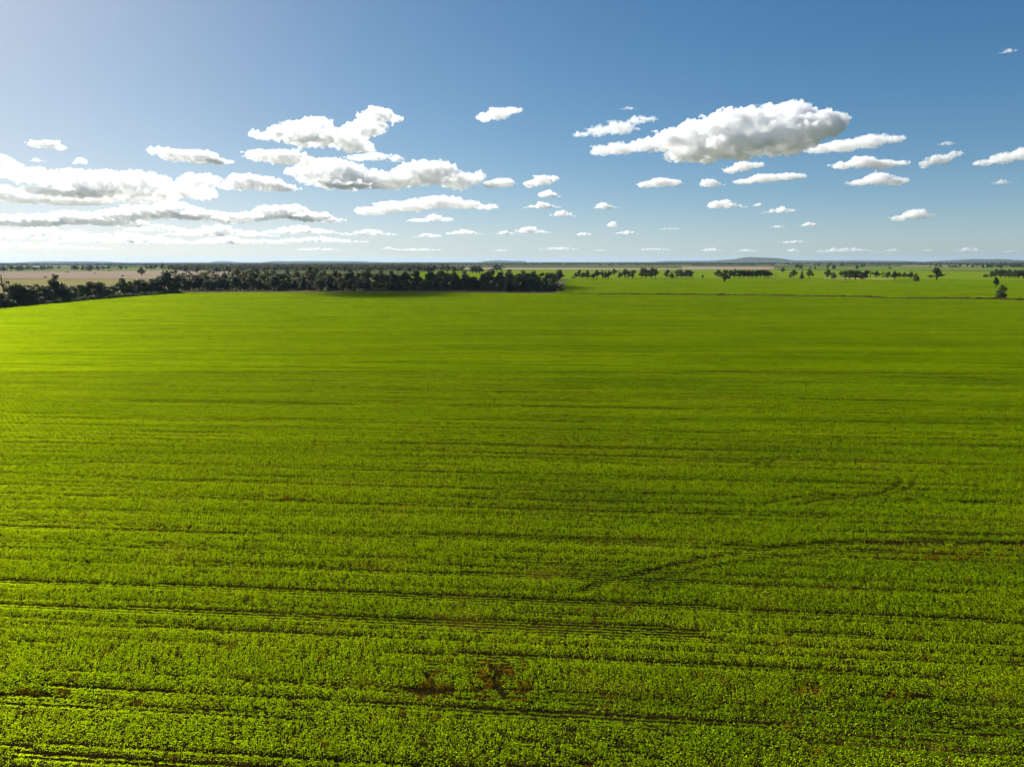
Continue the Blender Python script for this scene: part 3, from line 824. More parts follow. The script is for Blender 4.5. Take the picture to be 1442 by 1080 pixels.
# --- row of trees across the tan paddock at left
ROW_L = [(-2, 381.5, 373.5, 9), (5, 382, 373.8, 10), (16, 381.5, 373, 7), (26, 381, 374, 8), (31, 381, 373.5, 7), (39, 380, 373.8, 7), (42, 379.5, 374, 6), (49, 380.5, 375.5, 7), (59, 380.5, 373, 7), (63, 380, 373.4, 6), (68, 379, 373.5, 6),
         (73, 379, 374, 5), (83, 378.5, 374.3, 5), (104, 380, 372.8, 6), (108, 380, 373, 6), (117, 381, 374, 6), (124, 381.5, 373, 6), (128, 381.8, 372.6, 9), (138, 380, 373.5, 7), (146, 379.5, 374, 7), (153, 379.5, 374, 6),
         (170, 379.5, 372.8, 7), (178, 379, 374.5, 5), (207, 379.5, 373.8, 6), (213, 379.5, 372.5, 6), (219, 379.5, 372, 5), (229, 380, 370.5, 7), (238, 380, 373, 6)]
for i, (px, b, t, w) in enumerate(ROW_L):
    kd = rg.choices(['gum', 'tallgum'], [3, 2])[0]
    var = rs.randrange(len(VAR[kd]))
    px_tree(kd, px, b, t, w, '%s far across the tan paddock, %s in that row from left' % (LOOK[kd][var], nth(i + 1)), 'row of trees beyond the tan paddock', var)
px_tree('gum', 199.5, 388.2, 376, 9.5, 'lone round gum standing out on the tan paddock before the far row', 'lone paddock trees', 0)

# --- trees between the two green fields at right
ROW_R = [(807, 392, 391.0 - 1.5, 4, 'bush'), (811, 393, 384, 5.5, 'tallgum'), (815, 390.5, 380, 5, 'gum'), (820, 392.5, 383.5, 6, 'gum'), (827, 392.5, 381, 9, 'gum'), (835, 393, 386, 6, 'bush'), (840, 393, 380.5, 8, 'tallgum'),
         (848, 393, 380.8, 5, 'tallgum'), (853, 393, 382.5, 7, 'gum'), (857, 393, 381.5, 6, 'tallgum'), (864.5, 388.5, 378.8, 8, 'gum'), (873, 392, 383, 6, 'gum'), (880, 392.5, 379, 9, 'tallgum'), (885, 392.3, 382, 6, 'gum'),
         (891, 392.3, 380.5, 7, 'gum'), (904, 392.3, 378, 9, 'gum'), (910, 392.3, 378.5, 8, 'gum'), (917, 392.3, 377.5, 10, 'gum'), (923, 392.2, 378.5, 8, 'tallgum'), (939, 391.5, 380.2, 9, 'gum'), (946, 391.8, 383.3, 6, 'pine'),
         (954, 391.5, 380, 8, 'gum'), (959, 391.7, 379.8, 8, 'gum'), (966, 391.5, 380.5, 9, 'gum'), (972, 391.5, 381, 8, 'gum')]
for i, (px, b, t, w, kd) in enumerate(ROW_R):
    var = rs.randrange(len(VAR[kd]))
    px_tree(kd, px, b, t, w, '%s between the green fields, %s of that row from the grove' % (LOOK[kd][var], nth(i + 1)), 'row of trees between the two green fields', var)
px_tree('pine', 989.5, 391.3, 386.8, 3, 'tiny dark shrub alone on the green field between two clumps', 'lone paddock trees', 0)
px_tree('gum', 1020, 398.3, 380.5, 14.5, 'dark full-crowned tree alone on the field in front of a long clump', 'lone paddock trees', 0)
CL = [(1011, 391, 380.5), (1028, 391.5, 381), (1034, 391.5, 379.5), (1041, 391.5, 381), (1047, 391.5, 380.5), (1053, 391.5, 381), (1059, 391.5, 381), (1065, 391.5, 380.8), (1071, 391.3, 380.8), (1077, 391.3, 380.5), (1082, 391, 381.5)]
for i, (px, b, t) in enumerate(CL):
    var = i % 4
    px_tree('gum', px, b, t, rg.uniform(9, 11), '%s in the long clump behind the lone dark tree, %s from left' % (LOOK['gum'][var], nth(i + 1)), 'long clump behind the lone dark tree', var)
RT_ = [(1092, 391.5, 385.5, 3, 'dead', 'thin bare dead tree just right of the long clump'), (1112, 391, 387, 3.5, 'bush', 'low bush left of the rounded tree on the right-hand field'),
       (1117, 391.3, 380.5, 9, 'gum', 'rounded dark tree with a low bush at its left foot'), (1129, 393, 381.5, 4.5, 'pine', 'slim upright cypress between two rounder trees on the right'),
       (1139.5, 392.8, 379.5, 9, 'tallgum', 'tree with a narrow foot just right of the slim cypress'), (1165, 392.5, 379.8, 10, 'gum', 'round tree with a smaller one touching its right side'),
       (1174, 392.3, 384, 7, 'bush', 'smaller tree touching the right side of a round tree'), (1102, 384.5, 377.5, 6, 'gum', 'small far tree above the gap right of the dead tree')]
for px, b, t, w, kd, lab in RT_:
    px_tree(kd, px, b, t, w, lab, 'trees along the pale strip at right', 0)
RR = [(1184, 391.3, 382.5, 6, 'tallgum'), (1190, 393.5, 382, 8, 'gum'), (1197, 394, 381.2, 9, 'gum'), (1205, 394, 381.5, 11, 'gum'), (1211, 393.5, 383, 7, 'bush'), (1218, 394, 381.5, 10, 'gum'), (1226, 393, 382.5, 7, 'sparse'),
      (1234, 392.5, 382.5, 8, 'tallgum'), (1242, 392, 383.5, 6, 'sparse'), (1249, 392.2, 383.5, 7, 'gum'), (1259, 395.3, 383, 8, 'tallgum'), (1266, 392.5, 384.5, 7, 'gum'), (1273, 392.5, 384.5, 7, 'gum'), (1282, 392.5, 383.3, 9, 'gum')]
for i, (px, b, t, w, kd) in enumerate(RR):
    var = rs.randrange(len(VAR[kd]))
    px_tree(kd, px, b, t, w, '%s in the group along the pale strip, %s from left' % (LOOK[kd][var], nth(i + 1)), 'group of trees along the pale strip', var)
px_tree('bush', 1289.5, 397.2, 385.7, 7.5, 'compact dark tree at right end of the group along the pale strip', 'lone paddock trees', 0)
px_tree('gum', 1318.5, 394.8, 378, 15, 'spreading gum on a visible trunk alone above the dirt track', 'lone paddock trees', 1)
px_tree('sparse', 1329.5, 390.5, 385.8, 5, 'small thin tree beside the spreading gum above the dirt track', 'lone paddock trees', 2)
px_tree('bush', 1402, 405.3, 391.8, 6.5, 'upper of two dark trees by the dirt track near the right edge', 'lone paddock trees', 1)
px_tree('bush', 1409, 421.6, 402.5, 12.5, 'big dark leafy tree at the field bank near the right edge', 'lone paddock trees', 0)
RE = [(1387, 392, 387, 6), (1396, 391.8, 382.5, 8), (1402, 391.5, 380, 9), (1409, 392, 380.5, 9), (1415, 392, 382, 8), (1421, 392.3, 380.5, 9), (1428, 392.5, 380.8, 9), (1434, 392.5, 381, 9), (1441, 392.5, 381, 10), (1448, 392.5, 381, 10)]
for i, (px, b, t, w) in enumerate(RE):
    var = (1, 2, 0, 3)[i % 4]
    px_tree('gum', px, b, t, w, '%s in the clump at the right edge, %s from its left end' % (LOOK['gum'][var], nth(i + 1)), 'clump of trees at the right edge', var)

# ------------------------------------------------------------------ far woodland and undergrowth (uncountable)
def simple_tree(seed, mat):
    rng = np.random.default_rng(seed)
    lob = [(0, 0, 8, 1.6, 1.6, 1.6)]
    for i in range(6):
        t = rng.uniform(0, 6.28); r_ = rng.uniform(1, 2.8)
        lob.append((math.cos(t) * r_, math.sin(t) * r_, rng.uniform(3.6, 8), 1.7, 1.7, 1.4))
    cr = crown_mesh('woodland_%d' % seed, rng, lob, 340, .75, mat)
    return bpy.data.objects.new('woodland_%d' % seed, cr)

wood = tile_collection('woodland_tiles', [simple_tree(900 + i, m) for i, m in enumerate((M_GUM, M_GREY, M_GUM, M_OLIVE, M_GREY, M_PINE))])
rng = np.random.default_rng(77)
N0 = 46000
px = rng.uniform(-420, 1860, N0); 
q = rng.uniform(0.9, 13.5, N0)                      # pixels below the horizon: even cover in the distance
Y = CAM_H * 1000.0 / q
X = (px - 721) / 1000 * Y
clump = vnoise(X / 900, Y / 700 + 5, 51) * 0.6 + vnoise(X / 260, Y / 420, 52) * 0.4
dens = np.clip((clump - 0.40) * 5, 0.04, 1)
dens = np.where(q < 4.5, np.clip(dens + .4, 0, 1), dens)
left = px < 640
# open paddocks stay open
dens = np.where((q > 7.2) & (px > 600), np.where((px > 1090) & (q < 12.2), dens * .14, 0.0), dens)
dens = np.where((q > 5.6) & (px > 620) & (px < 1110), dens * 0.06, dens)
dens = np.where((q > 6.6) & (px < 250), 0.0, dens)
dens = np.where((q > 11.5) & (px < 640), dens * .35, dens)
ok = rng.random(N0) < dens
X, Y = X[ok], Y[ok]
n = len(X)
s = rng.uniform(.7, 1.35, n)
scatter('woodland', np.stack([X, Y, np.zeros(n)], 1), np.stack([np.zeros(n), np.zeros(n), rng.uniform(0, 6.28, n)], 1),
        np.stack([s * rng.uniform(.9, 1.4, n), s * rng.uniform(.9, 1.4, n), s * rng.uniform(.85, 1.2, n)], 1), rng.integers(0, 6, n), wood,
        label='hazy dark woodland spreading over the plain to the horizon', cat='woodland')
print('woodland', n)

def shrub_tile(seed, mat):
    rng = np.random.default_rng(seed)
    lob = [(rng.normal(0, .5), rng.normal(0, .5), rng.uniform(.4, 1.1), .8, .8, .6) for _ in range(4)]
    return bpy.data.objects.new('undergrowth_%d' % seed, crown_mesh('undergrowth_%d' % seed, rng, lob, 160, .25, mat))
ug = tile_collection('undergrowth_tiles', [shrub_tile(950 + i, m) for i, m in enumerate((M_GUM, M_PINE, M_GREY, M_OLIVE))])
pts = []
for _ in range(900):
    px = rng.uniform(262, 792)
    X, Y = at(px, rng.uniform(402, 409.8 + (px > 700)))
    pts.append((X, Y, 0.05))
for _ in range(420):
    t = rng.random()
    Y = 296 + t * 172
    pts.append((field_left(Y) - rng.uniform(1.5, 9), Y, 0.05))
pts = np.array(pts); n = len(pts)
s = rng.uniform(.5, 1.5, n)
scatter('undergrowth', pts, np.stack([np.zeros(n), np.zeros(n), rng.uniform(0, 6.28, n)], 1), np.stack([s * 1.3, s * 1.3, s], 1), rng.integers(0, 4, n), ug,
        label='dark scrubby undergrowth beneath the grove and windbreak', cat='undergrowth')

# ------------------------------------------------------------------ post and wire fence along the grove
fence = bpy.data.objects.new('wire_fence', None); COL.objects.link(fence)
tag(fence, 'low post and wire fence running along the front of the grove', 'fence')
fl = [np.array(at(x, y - 0.75)) for x, y in TOP_PX if 300 <= x <= 900]
acc = []
for a, b in zip(fl[:-1], fl[1:]):
    m = int(np.linalg.norm(b - a) / 6.5)
    acc += [a + (b - a) * kk / m for kk in range(m)]
acc.append(fl[-1])
fence.location = (acc[0][0], acc[0][1], 0)
pv, pf = tube([(0, 0, -.2), (0, 0, 1.0), (0, 0, 1.25)], [.10, .09, .07], 8)
post_me = mesh_data('post', pv, pf, M_POST)
for p in acc:
    link('post', post_me, fence, (p[0] - acc[0][0], p[1] - acc[0][1], 0))
wv, wf = [], []
for z in (.35, .7, 1.05):
    t = tube([(p[0] - acc[0][0], p[1] - acc[0][1], z) for p in acc], [.006] * len(acc), 4)
    o_ = len(wv); wv += t[0]; wf += [tuple(i + o_ for i in q_) for q_ in t[1]]
link('wire', mesh_data('wire', wv, wf, M_POST), fence)

# ------------------------------------------------------------------ farm sheds and fallen timber, far away
def shed(px, py, w, d, h, label, rz):
    X, Y = at(px, py)
    r = bpy.data.objects.new('farm_shed', None); COL.objects.link(r)
    r.location = (X, Y, 0); r.rotation_euler = (0, 0, rz)
    tag(r, label, 'shed', None)
    a, b = w / 2, d / 2
    v = [(-a, -b, 0), (a, -b, 0), (a, b, 0), (-a, b, 0), (-a, -b, h), (a, -b, h), (a, b, h), (-a, b, h), (-a, 0, h * 1.4), (a, 0, h * 1.4)]
    f = [(0, 1, 5, 4), (1, 2, 6, 9, 5), (2, 3, 7, 6), (3, 0, 4, 8, 7)]
    link('wall', mesh_data('wall', v, f, M_WALL), r)
    e = .5
    v = [(-a - e, -b - e, h * .96), (a + e, -b - e, h * .96), (a + e, 0, h * 1.43), (-a - e, 0, h * 1.43), (a + e, b + e, h * .96), (-a - e, b + e, h * .96)]
    v += [(x_, y_, z_ + .12) for x_, y_, z_ in v]
    f = [(3, 2, 1, 0), (5, 4, 2, 3), (6, 7, 8, 9), (9, 8, 10, 11), (0, 1, 7, 6), (4, 5, 11, 10), (1, 2, 8, 7), (2, 4, 10, 8), (3, 0, 6, 9), (5, 3, 9, 11)]
    link('roof', mesh_data('roof', v, f, M_WHITE), r)
    link('door', mesh_data('door', [(-1.8, -b - .04, 0), (1.8, -b - .04, 0), (1.8, -b - .04, h * .8), (-1.8, -b - .04, h * .8)], [(0, 1, 2, 3)], M_POST), r)
shed(51, 378.0, 16, 10, 5, 'white-roofed shed among the far trees beyond the tan paddock', .5)
shed(361, 378.2, 22, 10, 5, 'pale-roofed shed far behind the left half of the grove', .2)
shed(366.5, 378.0, 14, 9, 5, 'smaller pale shed right beside a longer shed behind the grove', .9)
def logs(px, py, w, label):
    X, Y = at(px, py)
    rng = np.random.default_rng(int(px))
    v, f = [], []
    for i in range(7):
        a = rng.uniform(-.5, .5); l = w * rng.uniform(.3, .5); c = rng.normal(0, w * .12, 2); z = rng.uniform(.3, 1.1)
        t = tube([(c[0] - l * math.cos(a), c[1] - l * math.sin(a), z * .6), (c[0], c[1], z), (c[0] + l * math.cos(a), c[1] + l * math.sin(a), z * rng.uniform(.6, 1.5))], [.32, .3, .12], 6)
        o_ = len(v); v += t[0]; f += [tuple(q_ + o_ for q_ in k_) for k_ in t[1]]
    tag(link('log_pile', mesh_data('log_pile', v, f, M_BARK), None, (X, Y, 0.1)), label, 'log pile', 'fallen timber on the tan paddock')
logs(95.5, 383.3, 9, 'wide dark heap of fallen timber at the tan paddock\'s far side')
logs(64.5, 390.6, 5, 'small dark log lying on the tan paddock left of the tallest windbreak gum')
logs(134, 384.6, 5, 'small dark log on the tan paddock right of the wide timber heap')
logs(155, 381.6, 6, 'dark fallen timber near the far tree row in the tan paddock')
logs(173, 388.6, 5, 'dark fallen log left of the lone gum on the tan paddock')

# ------------------------------------------------------------------ clouds: real bodies of scattering droplets at their own heights
CLOUD_ALT = 1150.0
CLOUD_TEX = bpy.data.textures.new('billow', 'CLOUDS')
CLOUD_TEX.noise_scale = 10; CLOUD_TEX.noise_depth = 4
CLOUD_TEX2 = bpy.data.textures.new('fluff', 'CLOUDS')
CLOUD_TEX2.noise_scale = 3.0; CLOUD_TEX2.noise_depth = 3

CLOUD_VOR = bpy.data.textures.new('cauliflower', 'VORONOI')
CLOUD_VOR.noise_intensity = 1.0

def cloud_mat(density, grain=None):
    """Droplets: thicker and thinner lumps a few pixels of the photograph across, clear air between them."""
    m, nt, out = new_mat('cloud_vapour')
    v = nt.nodes.new('ShaderNodeVolumeScatter')
    v.inputs['Color'].default_value = (0.992, 0.992, 0.993, 1)
    v.inputs['Density'].default_value = density
    v.inputs['Anisotropy'].default_value = 0.5
    if grain:
        nz = noise_node(nt, 1.0 / grain, 5, stretch=(1, 1, 1.3))
        mr = nt.nodes.new('ShaderNodeMapRange')
        mr.interpolation_type = 'SMOOTHSTEP'
        mr.inputs['From Min'].default_value = 0.38
        mr.inputs['From Max'].default_value = 0.63
        mr.inputs['To Max'].default_value = density
        nt.links.new(nz, mr.inputs['Value'])
        nt.links.new(mr.outputs[0], v.inputs['Density'])
    nt.links.new(v.outputs[0], out.inputs['Volume'])
    return m

ICO = None
def ico():
    global ICO
    if ICO is None:
        import bmesh
        bm = bmesh.new(); bmesh.ops.create_icosphere(bm, subdivisions=3, radius=1)
        ICO = (np.array([v.co[:] for v in bm.verts]), np.array([[v.index for v in f.verts] for f in bm.faces]))
        bm.free()
    return ICO

def auto_puffs(w, h, seed, skew=0.0):
    rng = random.Random(seed)
    n = max(4, int(w / h * 2.6))
    out = []
    pk = rng.uniform(-.25, .25) + skew
    for i in range(n):
        t = -1 + 2 * (i + .5) / n
        e = max(0.12, 1 - abs((t - pk) / (1 + abs(pk))) ** 1.6) * rng.uniform(.55, 1.0)
        r = h * .5 * e
        out.append((t * (w / 2 - r), r * .75, max(r * 1.5, h * .3), r, rng.uniform(-.5, .5) * h))
        if rng.random() < .45:
            out.append((t * (w / 2 - r) + rng.uniform(-1, 1) * r, r * 1.3, r * .8, r * .6, rng.uniform(-.5, .5) * h))
    return out

def cloud(px, base, puffs, label, tau=7.0, vox=None, rough=1.0, group=None, tilt=0.0, alt=CLOUD_ALT):
    """puffs: (x, z, radius x, radius z, depth) in photograph pixels about the cloud's base; turned into metres at the cloud's distance."""
    d = ray(px, base)
    t = (alt - CAM_H) / d[2]
    c = d * t + np.array([0, 0, CAM_H])
    scale = t / FPX
    IV, IF = ico()
    vs_, fs_ = [], []
    fr = random.Random(int(px * 7 + base))
    for (x, z, rx, rz, dy) in list(puffs):             # frayed scraps about the edges
        for _ in range(1 if rz > 12 else 2):
            a_ = fr.uniform(-.35, math.pi + .35); k_ = fr.uniform(.10, .24) * rough
            puffs = puffs + [(x + math.cos(a_) * rx * 1.08, z + math.sin(a_) * rz * 1.05, rx * k_ * 1.3, rz * k_, dy + fr.uniform(-.3, .3) * rx)]
    for (x, z, rx, rz, dy) in puffs:
        v = IV * np.array([rx, max(rx * .75, rz), rz]) + np.array([x, dy, z])
        fs_.append(IF + sum(len(a) for a in vs_)); vs_.append(v)
    V = np.vstack(vs_); F = np.vstack(fs_)
    hh = V[:, 2].max() - V[:, 2].min(); ww = V[:, 0].max() - V[:, 0].min()
    tmp = bpy.data.objects.new('cloud', mesh_data('cloud', V, F))
    COL.objects.link(tmp)
    vox = vox or max(0.4, min(0.9, hh / 26))
    rm = tmp.modifiers.new('r', 'REMESH'); rm.mode = 'VOXEL'; rm.voxel_size = vox
    tx = CLOUD_TEX.copy(); tx.noise_scale = max(2.0, hh * .30)
    vo = CLOUD_VOR.copy(); vo.noise_scale = max(1.6, hh * .17)
    vo2 = CLOUD_VOR.copy(); vo2.noise_scale = max(.9, hh * .07)
    tx2 = CLOUD_TEX2.copy(); tx2.noise_scale = max(.8, hh * .06)
    for tex, st in ((tx, hh * .28 * rough), (vo, -hh * .16 * rough), (vo2, -hh * .075 * rough), (tx2, hh * .07 * rough)):
        dm = tmp.modifiers.new('d', 'DISPLACE'); dm.texture = tex; dm.strength = st; dm.mid_level = .5 if st > 0 else .35
        dm.texture_coords = 'LOCAL'
    r2 = tmp.modifiers.new('r2', 'REMESH'); r2.mode = 'VOXEL'; r2.voxel_size = vox * .85
    dg = bpy.context.evaluated_depsgraph_get()
    me = bpy.data.meshes.new_from_object(tmp.evaluated_get(dg))
    bpy.data.objects.remove(tmp)
    n = len(me.vertices)
    co = np.empty(n * 3, np.float32); me.vertices.foreach_get('co', co); co = co.reshape(-1, 3).astype(float)
    sd = int(px * 3 + base)
    co[:, 2] = np.where(co[:, 2] < 0, co[:, 2] * .4, co[:, 2])
    co[:, 2] += co[:, 0] * math.tan(R(tilt))
    co *= scale
    az = math.atan2(c[0], c[1])
    ca, sa = math.cos(-az), math.sin(-az)
    co = np.stack([co[:, 0] * ca - co[:, 1] * sa, co[:, 0] * sa + co[:, 1] * ca, co[:, 2]], 1)
    me.vertices.foreach_set('co', co.astype(np.float32).ravel())
    me.update()
    me.materials.clear()
    me.materials.append(cloud_mat(max(0.8 * tau / (hh * .6), 0.04 * tau) / scale, max(5.0, hh * .22) * scale))
    o = link('cloud', me, None, tuple(c))
    return tag(o, label, 'cloud', group)

def E(cx, cy, lst):                                    # ellipses in photo pixels -> puffs about (cx, cy)
    return [(x - cx, cy - y, rx, ry, ((i * 37) % 11 / 11 - .5) * rx * .9) for i, (x, y, rx, ry) in enumerate(lst)]

cloud(1060, 226, E(1060, 226, [(918, 200, 22, 9), (950, 195, 36, 17), (988, 187, 42, 21), (1030, 181, 46, 24), (1070, 176, 42, 24), (1106, 170, 38, 22), (1143, 180, 38, 15), (1168, 176, 20, 10), (985, 212, 48, 14), (1040, 206, 60, 20), (1095, 198, 58, 22), (1140, 192, 40, 14), (965, 218, 30, 9), (1075, 214, 36, 9)]),
      'largest cumulus cloud, white-topped with a grey belly, at upper right', 9, .95, .62)
cloud(1205, 214, E(1205, 214, [(1160, 209, 26, 7), (1190, 206, 28, 9), (1222, 201, 24, 10), (1250, 202, 18, 6)]), 'long white cloud tailing off the largest cloud\'s right side', 5, alt=1450)
cloud(865, 194, E(865, 194, [(820, 190, 16, 4), (845, 185, 20, 8), (872, 181, 22, 10), (898, 173, 18, 6), (915, 170, 10, 4)]), 'ragged white cloud at the largest cloud\'s upper left', 3.5, None, 1.3)
cloud(872, 222, E(872, 222, [(848, 214, 18, 7), (872, 211, 24, 9), (900, 207, 18, 9), (920, 212, 12, 7)]), 'low white cloud at the largest cloud\'s lower left', 4, None, 1.2)
cloud(703, 174, E(703, 174, [(683, 167, 14, 7), (702, 162, 18, 9), (722, 156, 15, 5)]), 'single small white cloud high in the middle of the sky', 5)
cloud(886, 155, auto_puffs(24, 6, 8), 'tiny faint wisp above the ragged cloud left of the largest one', 1.2, None, 1.5)
cloud(460, 214, E(460, 214, [(378, 196, 20, 7), (400, 193, 26, 11), (430, 184, 28, 15), (452, 176, 18, 9), (440, 200, 40, 9), (480, 194, 34, 15), (508, 184, 28, 14), (528, 178, 22, 12), (500, 204, 30, 9)]), 'large bright cloud with two humps at upper left of centre', 7, 1.2, 1.0)
cloud(533, 174, E(533, 174, [(515, 168, 14, 8), (535, 163, 22, 11), (556, 166, 14, 5)]), 'small bright puff topping the two-humped cloud\'s right end', 6)
cloud(400, 233, E(400, 233, [(370, 222, 22, 9), (400, 222, 30, 11), (428, 225, 18, 8)]), 'flat white cloud just under the two-humped cloud\'s left half', 6)
cloud(470, 268, E(470, 268, [(415, 246, 12, 6), (440, 246, 26, 16), (472, 240, 34, 18), (500, 246, 24, 16), (480, 260, 40, 8)]), 'grey-centred white cloud under the middle of the two-humped cloud', 8, 1.2)
cloud(590, 268, E(590, 268, [(500, 264, 40, 6), (545, 256, 40, 14), (585, 247, 36, 18), (612, 244, 34, 18), (645, 254, 32, 13), (672, 250, 16, 10)]), 'long grey-bellied cloud below and right of the two-humped cloud', 8, 1.2)
cloud(704, 268, E(704, 268, [(692, 261, 14, 6), (708, 258, 18, 7)]), 'small white puff at the right end of the long grey-bellied cloud', 5)
cloud(558, 228, auto_puffs(25, 13, 20), 'little ragged puff right of the two-humped cloud', 3, None, 1.4)
cloud(520, 230, E(520, 230, [(505, 224, 16, 5), (528, 221, 20, 6)]), 'thin white scrap beneath the right end of the two-humped cloud', 3, None, 1.3)
cloud(358, 272, E(358, 272, [(325, 264, 16, 6), (350, 257, 30, 12), (378, 259, 26, 10), (400, 264, 18, 6)]), 'grey-based white cloud left of the grey-centred one', 7)
cloud(262, 231, E(262, 231, [(226, 216, 14, 6), (250, 220, 24, 9), (280, 219, 28, 10), (305, 226, 22, 4)]), 'white cloud with a thin right tail in the upper left sky', 6)
cloud(67, 211, E(67, 211, [(55, 205, 12, 5), (70, 203, 15, 6), (83, 206, 8, 4)]), 'small bright oval cloud highest at far left', 6)
cloud(113, 230, auto_puffs(19, 12, 23), 'tiny white puff right of and below the highest far-left cloud', 5)
cloud(4, 240, E(4, 240, [(-20, 230, 22, 12), (2, 228, 18, 11), (18, 233, 12, 7)]), 'white cloud cut by the left edge of the photo', 6)
cloud(53, 227, auto_puffs(22, 6, 25), 'faint thin wisp right of the cloud cut by the left edge', 1.5, None, 1.4)
cloud(46, 239, auto_puffs(20, 7, 26), 'faint small puff just above the long left cloud bank', 2, None, 1.4)
cloud(150, 284, E(150, 284, [(30, 252, 30, 6), (65, 254, 40, 10), (105, 256, 44, 13), (150, 258, 50, 16), (195, 256, 44, 17), (230, 262, 36, 12), (268, 252, 30, 14), (290, 246, 18, 8), (180, 272, 70, 10), (110, 274, 70, 8), (270, 268, 30, 9)]), 'broad bright cloud bank across the left sky', 5.5, .9)
cloud(70, 288, E(70, 288, [(5, 276, 34, 8), (45, 280, 40, 8), (85, 280, 44, 8), (120, 280, 34, 8)]), 'low flat shelf under the left end of the broad cloud bank', 6)
cloud(405, 313, E(405, 313, [(350, 308, 36, 6), (385, 300, 30, 10), (410, 299, 28, 11), (435, 306, 34, 7), (462, 309, 20, 4)]), 'rounded cloud at the right end of the low left cloud layer', 10)
cloud(240, 316, E(240, 316, [(180, 306, 36, 8), (215, 300, 40, 10), (245, 296, 34, 12), (280, 303, 40, 8), (320, 306, 34, 8)]), 'grey-marked cloud in the middle of the low left layer', 10)
cloud(90, 320, E(90, 320, [(0, 314, 50, 7), (55, 312, 44, 9), (100, 306, 36, 10), (140, 308, 40, 9), (170, 312, 30, 6)]), 'bright cloud at left end of the low left layer', 10)
cloud(235, 326, auto_puffs(110, 12, 31), 'thin flat cloud under the grey-marked low cloud', 5)
cloud(60, 336, auto_puffs(230, 24, 32), 'long pale cloud strip low over the left horizon', 5)
cloud(180, 342, auto_puffs(190, 20, 33), 'pale cloud strip low above the tan paddock', 5)
cloud(310, 332, auto_puffs(160, 18, 34), 'pale flat cloud low above the left half of the grove', 6)
cloud(330, 343, auto_puffs(150, 14, 35), 'thin lower cloud strip close above the grove\'s left half', 5)
cloud(430, 329, auto_puffs(120, 14, 36), 'pale thin cloud low above the grove, left of the flat grey one', 5)
cloud(520, 331, auto_puffs(80, 10, 37), 'flat grey-topped low cloud above the grove\'s middle', 6)
cloud(440, 341, auto_puffs(160, 10, 38), 'long thin streak of cloud just above the grove\'s middle', 4)
cloud(20, 349, auto_puffs(240, 12, 39), 'palest lowest cloud strip at far left', 4)
cloud(610, 303, E(610, 303, [(525, 299, 24, 7), (550, 293, 24, 9), (580, 291, 30, 8), (620, 286, 34, 9), (650, 288, 30, 7), (685, 291, 20, 4)]), 'long flat cloud below the long grey-bellied one', 7)
cloud(612, 313, E(612, 313, [(592, 311, 16, 3), (612, 307, 12, 5), (628, 309, 12, 3)]), 'small cloud scrap under the long flat cloud', 4)
cloud(762, 265, E(762, 265, [(748, 260, 12, 6), (765, 255, 16, 8), (780, 252, 10, 4)]), 'white puff right of the long grey-bellied cloud, uppermost of its column', 6)
cloud(774, 278, auto_puffs(33, 14, 43), 'small puff directly below the column\'s uppermost puff', 6)
cloud(764, 293, auto_puffs(54, 10, 44), 'flat small cloud third down the column of puffs', 6)
cloud(792, 305, auto_puffs(38, 11, 45), 'small pointed cloud lowest in the column of puffs', 6)
cloud(852, 294, auto_puffs(40, 11, 46, -.2), 'small white cloud with right tail below the largest cloud\'s left end', 6)
cloud(862, 320, auto_puffs(16, 11, 47), 'tiny puff above a flat low cloud right of centre', 4)
cloud(881, 330, auto_puffs(40, 7, 48), 'flat low cloud under a tiny puff right of centre', 5)
cloud(750, 328, auto_puffs(54, 11, 49), 'low flat cloud in the middle, right of another like it', 5)
cloud(712, 330, auto_puffs(34, 6, 50), 'thin low cloud joined to the left of the middle low cloud', 4)
cloud(654, 330, auto_puffs(54, 9, 51), 'low flat cloud left of the middle, above the grove\'s right half', 5)
cloud(600, 334, auto_puffs(44, 7, 52), 'thin low cloud left of the low one above the grove\'s right half', 4)
cloud(822, 332, auto_puffs(28, 7, 53), 'tiny low cloud between the middle low cloud and the flat one', 3)
cloud(940, 324, auto_puffs(36, 4, 54), 'faint thin streak of cloud right of the tiny puff', 1.5)
cloud(928, 265, E(928, 265, [(910, 261, 12, 5), (930, 258, 18, 7), (948, 258, 12, 5)]), 'white oval cloud under the largest cloud\'s lower left corner', 6)
cloud(1045, 246, E(1045, 246, [(1030, 241, 12, 5), (1046, 236, 15, 8), (1064, 234, 12, 4)]), 'small bright cloud hanging under the middle of the largest cloud', 6)
cloud(1003, 263, auto_puffs(38, 14, 57), 'small white puff left of and below the bright hanging cloud', 5)
cloud(1085, 259, E(1085, 259, [(1050, 256, 16, 4), (1078, 252, 24, 6), (1105, 250, 22, 5), (1122, 251, 12, 4)]), 'long slim cloud below the right half of the largest one', 5)
cloud(1024, 293, auto_puffs(56, 15, 59, -.2), 'white domed cloud right of centre in the lower sky', 6)
cloud(1068, 291, auto_puffs(18, 6, 60), 'tiny wisp right of the white domed cloud', 2.5)
cloud(1096, 300, auto_puffs(48, 11, 61, .2), 'slim cloud two along from the white domed cloud', 4)
cloud(1225, 241, E(1225, 241, [(1190, 233, 16, 6), (1215, 229, 20, 9), (1238, 233, 22, 7), (1262, 234, 14, 4)]), 'ragged flat cloud, upper of the pair below the tail cloud', 6)
cloud(1235, 265, E(1235, 265, [(1212, 258, 14, 5), (1235, 253, 20, 9), (1258, 257, 18, 6)]), 'domed cloud, lower of the pair below the tail cloud', 6)
cloud(1322, 238, E(1322, 238, [(1306, 231, 10, 7), (1322, 227, 16, 8), (1340, 220, 11, 5)]), 'rising wedge-shaped cloud near the right edge', 6)
